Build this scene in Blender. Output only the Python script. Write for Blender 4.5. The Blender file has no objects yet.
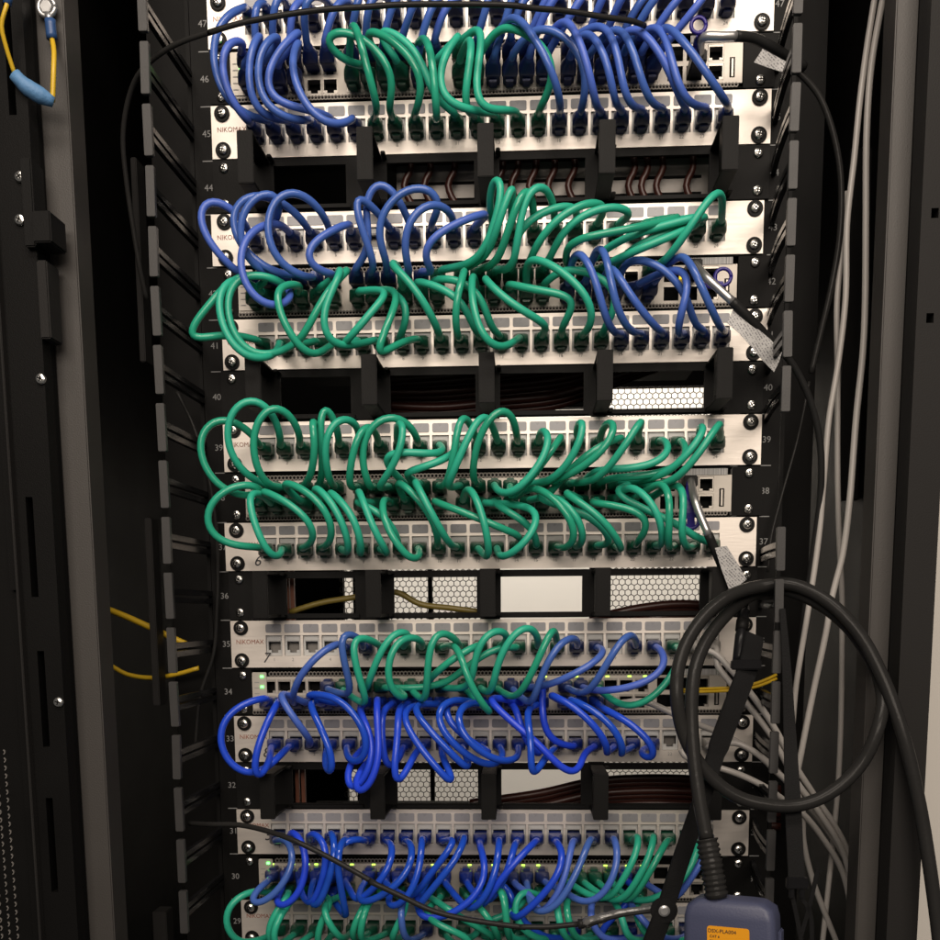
import bpy, bmesh, math, random
import numpy as np
from mathutils import Vector, Matrix, kdtree
random.seed(7)
S = bpy.context.scene
COL = S.collection

# ------------------------------------------------------------------ camera
FPX, CX, CY, WPX = 1081.0, 470.0, 764.2, 940.0
CAM = Vector((0.0312, -1.0031, -0.1043))
ROT = Matrix.Rotation(0.0505, 3, 'Z') @ Matrix.Rotation(-0.1407, 3, 'X') @ Matrix.Rotation(0.0074, 3, 'Y')
c_r, c_f, c_u = ROT @ Vector((1, 0, 0)), ROT @ Vector((0, 1, 0)), ROT @ Vector((0, 0, 1))
cd = bpy.data.cameras.new('camera'); cam = bpy.data.objects.new('camera', cd); COL.objects.link(cam)
M4 = Matrix.Identity(4)
for i in range(3):
    M4[i][0], M4[i][1], M4[i][2], M4[i][3] = c_r[i], c_u[i], -c_f[i], CAM[i]
cam.matrix_world = M4
cd.sensor_fit = 'HORIZONTAL'; cd.sensor_width = 36; cd.lens = FPX / WPX * 36
cd.shift_y = (CY - WPX / 2) / WPX; cd.shift_x = (WPX / 2 - CX) / WPX
cd.clip_start = 0.02; cd.clip_end = 50
S.camera = cam

# ------------------------------------------------------------------ light
W = bpy.data.worlds.new('World'); S.world = W; W.use_nodes = True
W.node_tree.nodes['Background'].inputs[0].default_value = (1.0, 0.93, 0.86, 1)
W.node_tree.nodes['Background'].inputs[1].default_value = 0.08
def area(name, loc, aim, sx, sy, power, col):
    l = bpy.data.lights.new(name, 'AREA'); l.shape = 'RECTANGLE'; l.size = sx; l.size_y = sy
    l.energy = power; l.color = col
    o = bpy.data.objects.new(name, l); COL.objects.link(o); o.location = loc
    o.rotation_euler = (Vector(aim) - Vector(loc)).to_track_quat('-Z', 'Y').to_euler()
    return o
area('ceiling_lamp', (0.05, -1.1, 1.15), (0.0, 0, 0.1), 1.3, 0.3, 17, (1.0, 0.88, 0.76))
area('ceiling_lamp_behind_camera', (0.15, -3.0, 1.0), (0, 0, 0.05), 2.4, 0.9, 58, (1.0, 0.87, 0.74))
area('rear_room_lamp', (0.0, 1.25, 1.0), (0.0, 1.9, -0.2), 1.6, 0.6, 30, (1.0, 0.93, 0.84))
S.view_settings.view_transform = 'Standard'; S.view_settings.look = 'None'
S.view_settings.exposure = 0; S.view_settings.gamma = 1; S.view_settings.use_curve_mapping = False
S.cycles.use_denoising = True
S.cycles.max_bounces = 8

# ------------------------------------------------------------------ geometry of the photograph
U = 0.04445
def uz(u): return (u - 38) * U
def unproj(px, py, d):                       # photo pixel -> point on the plane d metres in front of the rails
    v = c_f + c_r * ((px - CX) / FPX) + c_u * ((CY - py) / FPX)
    t = (-d - CAM.y) / v.y
    return CAM + v * t
REG = dict(A1=(190, 0, 5.222), A2=(340, 0, 5.222), A3=(490, 0, 5.222), A4=(620, 0, 5.222),
           B1=(175, 160, 4.272), B2=(330, 160, 4.272), B3=(470, 160, 4.272), B4=(610, 160, 4.272),
           C1=(185, 380, 4.478), C2=(335, 380, 4.478), C3=(480, 380, 4.478), C4=(610, 380, 4.478),
           D1=(205, 600, 4.478), D2=(345, 600, 4.478), D3=(490, 600, 4.478), D4=(610, 600, 4.478),
           E1=(205, 780, 5.222), E2=(345, 780, 5.222), E3=(490, 780, 5.222), E4=(630, 780, 5.222),
           L1=(0, 0, 3.133), L2=(0, 300, 2.9375), L3=(0, 600, 2.765),
           R1=(720, 0, 3.133), R2=(720, 300, 2.9375), R3=(640, 560, 2.473), F=(660, 560, 5.222), X=(0, 0, 1.0))
def px(reg, p):
    ox, oy, s = REG[reg]; return (ox + p[0] / s, oy + p[1] / s)

# ------------------------------------------------------------------ materials
def mat(name, col, rough=0.5, metal=0.0, bump=0.0, bscale=300.0, var=0.0, vscale=8.0, emit=0, trans=0, coat=0, stretch=None, tint=0):
    m = bpy.data.materials.new(name); m.use_nodes = True; nt = m.node_tree; b = nt.nodes['Principled BSDF']
    b.inputs['Base Color'].default_value = (*col, 1); b.inputs['Roughness'].default_value = rough; b.inputs['Metallic'].default_value = metal
    if max(col) < 0.03: b.inputs['Specular IOR Level'].default_value = 0.11
    if coat: b.inputs['Coat Weight'].default_value = coat; b.inputs['Coat Roughness'].default_value = 0.15
    if trans: b.inputs['Transmission Weight'].default_value = trans
    if emit:
        b.inputs['Emission Color'].default_value = (*col, 1); b.inputs['Emission Strength'].default_value = emit
    tc = nt.nodes.new('ShaderNodeTexCoord')
    vec = tc.outputs['Object']
    if stretch:
        mp = nt.nodes.new('ShaderNodeMapping'); mp.inputs['Scale'].default_value = stretch
        nt.links.new(vec, mp.inputs[0]); vec = mp.outputs[0]
    if var:
        n = nt.nodes.new('ShaderNodeTexNoise'); n.inputs['Scale'].default_value = vscale; n.inputs['Detail'].default_value = 5
        nt.links.new(vec, n.inputs['Vector'])
        mx = nt.nodes.new('ShaderNodeMix'); mx.data_type = 'RGBA'
        mx.inputs['A'].default_value = (*[c * (1 - var) for c in col], 1); mx.inputs['B'].default_value = (*[min(1, c * (1 + var)) for c in col], 1)
        nt.links.new(n.outputs['Fac'], mx.inputs['Factor']); nt.links.new(mx.outputs['Result'], b.inputs['Base Color'])
        mr = nt.nodes.new('ShaderNodeMapRange'); mr.inputs['To Min'].default_value = max(0.05, rough - 0.1); mr.inputs['To Max'].default_value = min(1, rough + 0.12)
        nt.links.new(n.outputs['Fac'], mr.inputs['Value']); nt.links.new(mr.outputs[0], b.inputs['Roughness'])
    if tint:
        oi = nt.nodes.new('ShaderNodeObjectInfo'); hs_ = nt.nodes.new('ShaderNodeHueSaturation')
        m1 = nt.nodes.new('ShaderNodeMapRange'); m1.inputs['To Min'].default_value = 1 - tint; m1.inputs['To Max'].default_value = 1 + tint
        nt.links.new(oi.outputs['Random'], m1.inputs['Value']); nt.links.new(m1.outputs[0], hs_.inputs['Value'])
        m2 = nt.nodes.new('ShaderNodeMapRange'); m2.inputs['To Min'].default_value = 0.495; m2.inputs['To Max'].default_value = 0.506
        nt.links.new(oi.outputs['Random'], m2.inputs['Value']); nt.links.new(m2.outputs[0], hs_.inputs['Hue'])
        nt.links.new(mx.outputs['Result'], hs_.inputs['Color']); nt.links.new(hs_.outputs[0], b.inputs['Base Color'])
        m3 = nt.nodes.new('ShaderNodeMapRange'); m3.inputs['To Min'].default_value = max(.12, rough - .12); m3.inputs['To Max'].default_value = rough + .12
        nt.links.new(oi.outputs['Random'], m3.inputs['Value']); nt.links.new(m3.outputs[0], b.inputs['Roughness'])
    if bump:
        n2 = nt.nodes.new('ShaderNodeTexNoise'); n2.inputs['Scale'].default_value = bscale; n2.inputs['Detail'].default_value = 3
        nt.links.new(vec, n2.inputs['Vector'])
        bp = nt.nodes.new('ShaderNodeBump'); bp.inputs['Strength'].default_value = bump; bp.inputs['Distance'].default_value = 0.0006
        nt.links.new(n2.outputs['Fac'], bp.inputs['Height']); nt.links.new(bp.outputs[0], b.inputs['Normal'])
    return m
MT = dict(
    alu=mat('brushed_aluminium', (0.74, 0.685, 0.63), 0.42, 0.62, 0.10, 60, 0.06, 30, stretch=(1, 1, 14)),
    black=mat('black_powder_coat', (0.0046, 0.0044, 0.0043), 0.5, 0, 0.25, 1500, 0.25, 14),
    ring=mat('black_plastic', (0.0078, 0.0076, 0.0075), 0.5, 0, 0.2, 900, 0.2, 20),
    gloss=mat('glossy_black_plastic', (0.010, 0.010, 0.011), 0.22, 0, 0.1, 300, 0.2, 30),
    tip=mat('grey_finger_plastic', (0.031, 0.030, 0.030), 0.45, 0, 0.2, 800, 0.15, 40),
    dark=mat('dark_cavity', (0.004, 0.004, 0.004), 0.7),
    greyp=mat('grey_coated_steel', (0.046, 0.042, 0.039), 0.5, 0, 0.25, 900, 0.14, 7),
    greyq=mat('dark_grey_coated_steel', (0.020, 0.019, 0.0185), 0.5, 0, 0.25, 900, 0.14, 7),
    label=mat('grey_label_window', (0.30, 0.30, 0.32), 0.28, 0, 0, 0, 0.06, 40),
    jack=mat('grey_jack_plastic', (0.50, 0.50, 0.49), 0.35, 0, 0, 0, 0.08, 80),
    screw=mat('zinc_screw', (0.78, 0.77, 0.74), 0.22, 1.0, 0.05, 500, 0.1, 200),
    washer=mat('black_washer', (0.008, 0.008, 0.008), 0.4),
    sw=mat('beige_switch_metal', (0.50, 0.46, 0.41), 0.42, 0.35, 0.08, 300, 0.08, 30),
    swport=mat('port_metal', (0.42, 0.39, 0.35), 0.35, 0.7, 0, 0, 0.12, 60),
    vent=mat('vent_metal', (0.17, 0.155, 0.14), 0.45, 0.5),
    print=mat('grey_print', (0.30, 0.29, 0.28), 0.6),
    pnum=mat('rail_print', (0.24, 0.24, 0.24), 0.6),
    brand=mat('red_brown_print', (0.32, 0.12, 0.08), 0.6),
    ink=mat('marker_ink', (0.03, 0.028, 0.035), 0.5),
    led=mat('green_led', (0.10, 1.0, 0.12), 0.4, emit=6),
    ledy=mat('yellow_green_led', (0.55, 1.0, 0.10), 0.4, emit=2.5),
    leda=mat('amber_led', (1.0, 0.62, 0.02), 0.4, emit=1.5),
    blue=mat('blue_cable_jacket', (0.068, 0.145, 0.53), 0.32, 0, 0.06, 250, 0.10, 18, tint=0.16),
    vivid=mat('vivid_blue_cable_jacket', (0.016, 0.075, 0.62), 0.24, 0, 0.06, 250, 0.10, 18, tint=0.16),
    green=mat('green_cable_jacket', (0.026, 0.39, 0.25), 0.30, 0, 0.06, 250, 0.12, 18, tint=0.16),
    greycab=mat('grey_cable_jacket', (0.47, 0.445, 0.42), 0.38, 0, 0.06, 250, 0.08, 18, tint=0.16),
    bluep=mat('blue_plug', (0.014, 0.027, 0.115), 0.32, 0, 0, 0, 0.1, 60),
    vividp=mat('vivid_blue_plug', (0.008, 0.028, 0.23), 0.3, 0, 0, 0, 0.1, 60),
    greenp=mat('green_plug', (0.007, 0.085, 0.048), 0.3, 0, 0, 0, 0.1, 60),
    greyplug=mat('grey_plug', (0.35, 0.33, 0.31), 0.35, 0, 0, 0, 0.1, 60),
    clear=mat('clear_plug', (0.35, 0.36, 0.38), 0.2, 0, 0, 0, 0.1, 60),
    blackcab=mat('black_cable_jacket', (0.018, 0.018, 0.018), 0.33, 0, 0.1, 250, 0.2, 30),
    rubber=mat('grey_black_rubber_cable', (0.022, 0.0215, 0.021), 0.24, 0, 0.3, 200, 0.15, 30),
    white=mat('white_paint', (0.80, 0.76, 0.70), 0.7, 0, 0.1, 200, 0.03, 5),
    red=mat('dark_red_cable', (0.05, 0.015, 0.011), 0.35, 0, 0, 0, 0.2, 20),
    olive=mat('olive_cable_jacket', (0.20, 0.15, 0.03), 0.4, 0, 0, 0, 0.15, 30),
    brown=mat('brown_copper_strip', (0.16, 0.055, 0.03), 0.45, 0.2, 0, 0, 0.2, 20),
    yellow=mat('yellow_wire', (0.62, 0.40, 0.02), 0.4, 0, 0, 0, 0.08, 40),
    sleeve=mat('blue_insulation_sleeve', (0.03, 0.08, 0.22), 0.4, 0, 0.3, 200, 0.2, 60),
    wrap=mat('light_blue_tape', (0.09, 0.22, 0.42), 0.55, 0, 1.0, 260, 0.3, 60),
    purple=mat('purple_pull_tab', (0.022, 0.013, 0.19), 0.35, 0, 0, 0, 0.1, 40),
    silver=mat('silver_connector', (0.55, 0.55, 0.55), 0.32, 0.8, 0, 0, 0.1, 60),
    tester=mat('slate_blue_tester_plastic', (0.060, 0.068, 0.125), 0.42, 0, 0.25, 700, 0.08, 25),
    orange=mat('orange_sticker', (0.85, 0.36, 0.012), 0.45, 0, 0, 0, 0.03, 30),
    web=mat('black_nylon_strap', (0.009, 0.009, 0.0095), 0.6, 0, 0.6, 900, 0.25, 60),
    foil=mat('wrinkled_clear_film', (0.16, 0.16, 0.16), 0.18, 0.4, 1.0, 120, 0.5, 60),
    panelgrey=mat('grey_inner_metal', (0.24, 0.225, 0.21), 0.4, 0.3, 0.1, 200, 0.15, 10),
)
def print_mat(name, base, inkc, sx, sz, th):
    m = bpy.data.materials.new(name); m.use_nodes = True; nt = m.node_tree; b = nt.nodes['Principled BSDF']; b.inputs['Roughness'].default_value = 0.35
    tc = nt.nodes.new('ShaderNodeTexCoord'); mp = nt.nodes.new('ShaderNodeMapping'); mp.inputs['Scale'].default_value = (sx, 1, sz)
    nt.links.new(tc.outputs['Object'], mp.inputs[0])
    n = nt.nodes.new('ShaderNodeTexNoise'); n.inputs['Scale'].default_value = 1; n.inputs['Detail'].default_value = 2
    nt.links.new(mp.outputs[0], n.inputs['Vector'])
    g = nt.nodes.new('ShaderNodeMath'); g.operation = 'GREATER_THAN'; g.inputs[1].default_value = th
    nt.links.new(n.outputs['Fac'], g.inputs[0])
    mx = nt.nodes.new('ShaderNodeMix'); mx.data_type = 'RGBA'; mx.inputs['A'].default_value = (*base, 1); mx.inputs['B'].default_value = (*inkc, 1)
    nt.links.new(g.outputs[0], mx.inputs['Factor']); nt.links.new(mx.outputs['Result'], b.inputs['Base Color'])
    return m
MT['tag'] = print_mat('printed_silver_tag', (0.42, 0.415, 0.41), (0.14, 0.14, 0.15), 1100, 1, 0.5)
_nt = MT['tag'].node_tree; _sep = _nt.nodes.new('ShaderNodeSeparateXYZ'); _tc2 = _nt.nodes.new('ShaderNodeTexCoord'); _nt.links.new(_tc2.outputs['Object'], _sep.inputs[0])
_fl = _nt.nodes.new('ShaderNodeMath'); _fl.operation = 'MULTIPLY'; _fl.inputs[1].default_value = 480; _nt.links.new(_sep.outputs['Z'], _fl.inputs[0])
_fr = _nt.nodes.new('ShaderNodeMath'); _fr.operation = 'FRACT'; _nt.links.new(_fl.outputs[0], _fr.inputs[0])
_fo = _nt.nodes.new('ShaderNodeMath'); _fo.operation = 'FLOOR'; _nt.links.new(_fl.outputs[0], _fo.inputs[0])
_lt = _nt.nodes.new('ShaderNodeMath'); _lt.operation = 'LESS_THAN'; _lt.inputs[1].default_value = 0.5; _nt.links.new(_fr.outputs[0], _lt.inputs[0])
_gt = next(n for n in _nt.nodes if n.type == 'MATH' and n.operation == 'GREATER_THAN'); _mul = _nt.nodes.new('ShaderNodeMath'); _mul.operation = 'MULTIPLY'
_nt.links.new(_gt.outputs[0], _mul.inputs[0]); _nt.links.new(_lt.outputs[0], _mul.inputs[1]); _mix = next(n for n in _nt.nodes if n.type == 'MIX'); _nt.links.new(_mul.outputs[0], _mix.inputs['Factor'])
_cx = _nt.nodes.new('ShaderNodeCombineXYZ'); _mx2 = _nt.nodes.new('ShaderNodeMath'); _mx2.operation = 'MULTIPLY'; _mx2.inputs[1].default_value = 900
_nt.links.new(_sep.outputs['X'], _mx2.inputs[0]); _nt.links.new(_mx2.outputs[0], _cx.inputs[0]); _m7 = _nt.nodes.new('ShaderNodeMath'); _m7.operation = 'MULTIPLY'; _m7.inputs[1].default_value = 7.3
_nt.links.new(_fo.outputs[0], _m7.inputs[0]); _nt.links.new(_m7.outputs[0], _cx.inputs[2]); _nn = next(n for n in _nt.nodes if n.type == 'TEX_NOISE'); _nt.links.new(_cx.outputs[0], _nn.inputs['Vector'])
MT['barcode'] = print_mat('barcode_sticker', (0.45, 0.44, 0.43), (0.12, 0.12, 0.13), 1600, 1, 0.53)

# ------------------------------------------------------------------ builders
class MB:
    def __init__(s): s.v = []; s.f = []
    def box(s, x0, x1, y0, y1, z0, z1):
        n = len(s.v)
        s.v += [(x0, y0, z0), (x1, y0, z0), (x1, y1, z0), (x0, y1, z0), (x0, y0, z1), (x1, y0, z1), (x1, y1, z1), (x0, y1, z1)]
        s.f += [tuple(n + k for k in q) for q in ((0, 3, 2, 1), (4, 5, 6, 7), (0, 1, 5, 4), (1, 2, 6, 5), (2, 3, 7, 6), (3, 0, 4, 7))]
        return s
    def prism(s, pts, y0, y1):               # outline in XZ (counter-clockwise seen from the front), extruded from y0 (front) to y1
        n = len(s.v); k = len(pts)
        s.v += [(p[0], y0, p[1]) for p in pts] + [(p[0], y1, p[1]) for p in pts]
        s.f.append(tuple(range(n, n + k))); s.f.append(tuple(range(n + 2 * k - 1, n + k - 1, -1)))
        for i in range(k):
            j = (i + 1) % k; s.f.append((n + j, n + i, n + k + i, n + k + j))
        return s
    def loft(s, rings, cap=True):
        n = len(s.v); k = len(rings[0])
        for r in rings: s.v += [tuple(p) for p in r]
        for a in range(len(rings) - 1):
            for i in range(k):
                j = (i + 1) % k; s.f.append((n + a * k + i, n + a * k + j, n + (a + 1) * k + j, n + (a + 1) * k + i))
        if cap:
            s.f.append(tuple(n + i for i in reversed(range(k)))); s.f.append(tuple(n + (len(rings) - 1) * k + i for i in range(k)))
        return s
    def mesh(s, name, m, smooth=False, bevel=0, fix=True, seg=2):
        me = bpy.data.meshes.new(name); me.from_pydata(s.v, [], s.f)
        if fix or bevel:
            bm = bmesh.new(); bm.from_mesh(me)
            if bevel: bmesh.ops.bevel(bm, geom=[e for e in bm.edges if len(e.link_faces) == 2 and e.calc_face_angle(0) > 0.5], offset=bevel, segments=seg, affect='EDGES', clamp_overlap=True)
            bmesh.ops.recalc_face_normals(bm, faces=bm.faces); bm.to_mesh(me); bm.free()
        if smooth:
            me.polygons.foreach_set('use_smooth', [True] * len(me.polygons))
        me.materials.append(MT[m]); me.update()
        return me
def rrect(x0, x1, z0, z1, r, n=3):
    out = []
    for cx, cz, a0 in ((x1 - r, z0 + r, -90), (x1 - r, z1 - r, 0), (x0 + r, z1 - r, 90), (x0 + r, z0 + r, 180)):
        for i in range(n + 1):
            a = math.radians(a0 + 90 * i / n); out.append((cx + r * math.cos(a), cz + r * math.sin(a)))
    return out
def circ(cx, cz, r, n=16): return [(cx + r * math.cos(2 * math.pi * i / n), cz + r * math.sin(2 * math.pi * i / n)) for i in range(n)]
def obj(name, me, parent=None, loc=(0, 0, 0)):
    o = bpy.data.objects.new(name, me); COL.objects.link(o); o.location = loc
    if parent is not None: o.parent = parent
    return o
def tag(o, label, cat, group=None):
    o['label'] = label; o['category'] = cat
    if group: o['group'] = group
    return o
def thing(name, label, cat, loc=(0, 0, 0), group=None):
    o = bpy.data.objects.new(name, None); o.empty_display_size = 0.02; COL.objects.link(o); o.location = loc
    return tag(o, label, cat, group)
def plate(x0, x1, z0, z1, holes, yf, yb):    # plate with real rectangular openings
    b = MB(); eps = 1e-7
    xs = sorted({x0, x1, *[h[0] for h in holes], *[h[1] for h in holes]}); zs = sorted({z0, z1, *[h[2] for h in holes], *[h[3] for h in holes]})
    def uniq(a):
        r = [a[0]]
        for v in a[1:]:
            if v - r[-1] > eps: r.append(v)
        return r
    xs, zs = uniq(xs), uniq(zs)
    def hole(x, z): return any(h[0] < x < h[1] and h[2] < z < h[3] for h in holes)
    nx, nz = len(xs) - 1, len(zs) - 1
    solid = [[not hole((xs[i] + xs[i + 1]) / 2, (zs[j] + zs[j + 1]) / 2) for j in range(nz)] for i in range(nx)]
    def vid(i, j, k): return (k * (nx + 1) + i) * (nz + 1) + j
    for k, y in ((0, yf), (1, yb)):
        for i in range(nx + 1):
            for j in range(nz + 1): b.v.append((xs[i], y, zs[j]))
    def sol(i, j): return 0 <= i < nx and 0 <= j < nz and solid[i][j]
    for i in range(nx):
        for j in range(nz):
            if not solid[i][j]: continue
            b.f.append((vid(i, j, 0), vid(i + 1, j, 0), vid(i + 1, j + 1, 0), vid(i, j + 1, 0)))
            b.f.append((vid(i, j, 1), vid(i, j + 1, 1), vid(i + 1, j + 1, 1), vid(i + 1, j, 1)))
            if not sol(i - 1, j): b.f.append((vid(i, j, 0), vid(i, j + 1, 0), vid(i, j + 1, 1), vid(i, j, 1)))
            if not sol(i + 1, j): b.f.append((vid(i + 1, j, 0), vid(i + 1, j, 1), vid(i + 1, j + 1, 1), vid(i + 1, j + 1, 0)))
            if not sol(i, j - 1): b.f.append((vid(i, j, 0), vid(i, j, 1), vid(i + 1, j, 1), vid(i + 1, j, 0)))
            if not sol(i, j + 1): b.f.append((vid(i, j + 1, 0), vid(i + 1, j + 1, 0), vid(i + 1, j + 1, 1), vid(i, j + 1, 1)))
    return b
def hexmesh(b, x0, x1, z0, z1, y, pitch, wire, th):   # honeycomb of real bars, clipped to whole cells
    s = pitch / math.sqrt(3); edges = set(); rows = int((z1 - z0) / (1.5 * s)); cols = int((x1 - x0) / pitch)
    for r in range(rows):
        for c in range(cols):
            cx = x0 + pitch * (c + 0.5 + (0.5 if r % 2 else 0)); cz = z0 + s + 1.5 * s * r
            P = [(round(cx + s * math.cos(math.radians(30 + 60 * k)), 5), round(cz + s * math.sin(math.radians(30 + 60 * k)), 5)) for k in range(6)]
            for k in range(6): edges.add(tuple(sorted((P[k], P[(k + 1) % 6]))))
    for p, q in edges:
        if max(p[0], q[0]) > x1 + 1e-6: continue
        dx, dz = q[0] - p[0], q[1] - p[1]; L = math.hypot(dx, dz)
        if L < 1e-6: continue
        nx, nz = -dz / L * wire / 2, dx / L * wire / 2; n = len(b.v)
        for yy in (y, y + th): b.v += [(p[0] + nx, yy, p[1] + nz), (p[0] - nx, yy, p[1] - nz), (q[0] - nx, yy, q[1] - nz), (q[0] + nx, yy, q[1] + nz)]
        b.f += [(n, n + 1, n + 2, n + 3), (n, n + 4, n + 5, n + 1), (n + 2, n + 6, n + 7, n + 3)]
    return b
_tc = {}
def text_mesh(txt, size, m, align='CENTER', ext=0.00012, shear=0):
    key = (txt, size, m, align, shear)
    if key in _tc: return _tc[key]
    cu = bpy.data.curves.new('t', 'FONT'); cu.body = txt; cu.size = size; cu.align_x = align; cu.align_y = 'CENTER'; cu.extrude = ext; cu.shear = shear
    cu.resolution_u = 3
    o = bpy.data.objects.new('t', cu); COL.objects.link(o)
    dg = bpy.context.evaluated_depsgraph_get(); me = bpy.data.meshes.new_from_object(o.evaluated_get(dg))
    bpy.data.objects.remove(o); bpy.data.curves.remove(cu)
    me.transform(Matrix.Rotation(math.pi / 2, 4, 'X')); me.materials.clear(); me.materials.append(MT[m]); me.name = 'lettering'
    _tc[key] = me; return me
def catmull(P, n_per=0.004):
    P = [Vector(p) for p in P]
    Q = [P[0] * 2 - P[1]] + P + [P[-1] * 2 - P[-2]]
    out = []
    for i in range(1, len(Q) - 2):
        p0, p1, p2, p3 = Q[i - 1:i + 3]
        t0 = 0; t1 = t0 + max(1e-5, (p1 - p0).length) ** .5; t2 = t1 + max(1e-5, (p2 - p1).length) ** .5; t3 = t2 + max(1e-5, (p3 - p2).length) ** .5
        k = max(2, int((p2 - p1).length / n_per))
        for j in range(k):
            t = t1 + (t2 - t1) * j / k
            A1 = p0 * ((t1 - t) / (t1 - t0)) + p1 * ((t - t0) / (t1 - t0)); A2 = p1 * ((t2 - t) / (t2 - t1)) + p2 * ((t - t1) / (t2 - t1)); A3 = p2 * ((t3 - t) / (t3 - t2)) + p3 * ((t - t2) / (t3 - t2))
            B1 = A1 * ((t2 - t) / (t2 - t0)) + A2 * ((t - t0) / (t2 - t0)); B2 = A2 * ((t3 - t) / (t3 - t1)) + A3 * ((t - t1) / (t3 - t1))
            out.append(B1 * ((t2 - t) / (t2 - t1)) + B2 * ((t - t1) / (t2 - t1)))
    out.append(P[-1]); return out
def tube_mesh(path, r, m, n=10, name='cord', prof=None):
    path = [Vector(p) for p in path]
    b = MB(); rings = []; up = None
    for i, p in enumerate(path):
        t = (path[min(i + 1, len(path) - 1)] - path[max(i - 1, 0)])
        t = t.normalized() if t.length > 1e-9 else Vector((0, -1, 0))
        if up is None: up = t.orthogonal().normalized()
        up = (up - t * up.dot(t)); up = up.normalized() if up.length > 1e-6 else t.orthogonal().normalized()
        s = t.cross(up); rr = r * (prof(i / (len(path) - 1)) if prof else 1)
        rings.append([p + (up * math.cos(2 * math.pi * k / n) + s * math.sin(2 * math.pi * k / n)) * rr for k in range(n)])
    b.loft(rings); return b.mesh(name, m, smooth=True, fix=True)
def ribbon_mesh(path, widths, normal, th, m, name='strap'):
    b = MB(); rings = []; path = [Vector(p) for p in path]
    for i, p in enumerate(path):
        t = (path[min(i + 1, len(path) - 1)] - path[max(i - 1, 0)]).normalized(); nn = Vector(normal); nn = (nn - t * nn.dot(t)).normalized(); s = t.cross(nn)
        w = widths[i] / 2 if isinstance(widths, list) else widths / 2
        rings.append([p + s * w + nn * th / 2, p - s * w + nn * th / 2, p - s * w - nn * th / 2, p + s * w - nn * th / 2])
    b.loft(rings); return b.mesh(name, m, bevel=th * 0.2)
def pixpath(segs, d):                        # segs: (region, points); d: one depth or a list spread evenly along the path
    P = [px(r, p) for r, pts in segs for p in pts]; ds = d if isinstance(d, (list, tuple)) else [d]
    out = []
    for i, p in enumerate(P):
        f = i / max(1, len(P) - 1) * (len(ds) - 1); k = min(int(f), len(ds) - 2) if len(ds) > 1 else 0
        dd = ds[0] if len(ds) == 1 else ds[k] * (1 - (f - k)) + ds[k + 1] * (f - k)
        out.append(unproj(p[0], p[1], dd))
    return out

# ------------------------------------------------------------------ the setting: wall behind and beside, cabinet
b = MB().box(-2.5, 2.5, 1.9, 1.95, -2, 2.0); w = obj('wall', b.mesh('wall', 'white')); w['kind'] = 'structure'
cab = thing('server_cabinet', 'tall black steel server cabinet holding all the panels and switches', 'server cabinet', (0, 0, -0.75))
def cpart(name, me, y=0): return obj(name, me, cab, (0, 0, 0.75))
ZB, ZT = -0.72, 0.62
def X(pxx, pyy, d): return unproj(pxx, pyy, d).x
for s in (-1, 1):                            # front rails with square holes
    holes = []
    for u in range(26, 50):
        for dz in (-0.0159, 0, 0.0159): holes.append((s * 0.2325 - 0.0047, s * 0.2325 + 0.0047, uz(u) + dz - 0.0047, uz(u) + dz + 0.0047))
    x0, x1 = sorted((s * 0.222, s * 0.258))
    r = cpart('mounting_rail', plate(x0, x1, ZB, ZT, holes, 0.0, 0.002).mesh('mounting_rail', 'black'))
    x0, x1 = sorted((s * 0.2585, s * 0.262)); cpart('rail_flange', MB().box(x0, x1, 0.0, 0.08, ZB, ZT).mesh('rail_flange', 'black'))
    for u in range(28, 49):
        t = obj('unit_number', text_mesh(str(u), 0.0078, 'pnum'), r, (s * 0.2464, -0.0003, uz(u)))
        obj('unit_tick', MB().box(-0.0045, 0.0045, -0.0003, 0.0, -0.0004, 0.0004).mesh('unit_tick', 'pnum') if u == 28 and s < 0 else bpy.data.meshes['unit_tick'], r, (s * 0.2464, -0.0001, uz(u) + U / 2))
# side walls and back frame; unseen roof and floor added to keep inside dark
xl, xr = -0.405, 0.343
cpart('side_panel', MB().box(xl - 0.012, xl, -0.138, 0.80, ZB, ZT).mesh('side_panel', 'black'))
cpart('side_panel', MB().box(xr, xr + 0.005, -0.108, 0.80, ZB, ZT).mesh('side_panel', 'black'))
cpart('unseen_roof_panel', MB().box(xl, xr, -0.05, 0.80, ZT, ZT + 0.01).mesh('unseen_roof_panel', 'black'))
cpart('unseen_floor_panel', MB().box(xl, xr, -0.05, 0.80, ZB - 0.01, ZB).mesh('unseen_floor_panel', 'black'))
# rear door: solid dark frame, two honeycomb fields, one open field
DR = 0.78
def XR(p): return X(p, 596, -DR)
zt = unproj(660, 386, -DR).z
fields = [(XR(343), XR(353), -0.60, zt - 0.13), (XR(388), XR(480), -0.60, zt - 0.13), (XR(500), XR(590), -0.60, zt - 0.03), (XR(606), XR(708), -0.60, zt)]
rd = cpart('rear_door', plate(xl, xr, ZB, ZT, fields, DR, DR + 0.02).mesh('rear_door', 'dark'))
hb = MB()
for k in (0, 1, 3): hexmesh(hb, fields[k][0] - 0.004, fields[k][1] + 0.004, -0.6, fields[k][3], DR - 0.004, 0.0098, 0.0014, 0.001)
hm = obj('honeycomb_mesh', hb.mesh('honeycomb_mesh', 'vent', fix=False), rd); hm['kind'] = 'stuff'
obj('door_bar', MB().box(XR(429), XR(433), DR - 0.02, DR - 0.006, -0.6, zt - 0.13).mesh('door_bar', 'dark'), rd)
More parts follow.
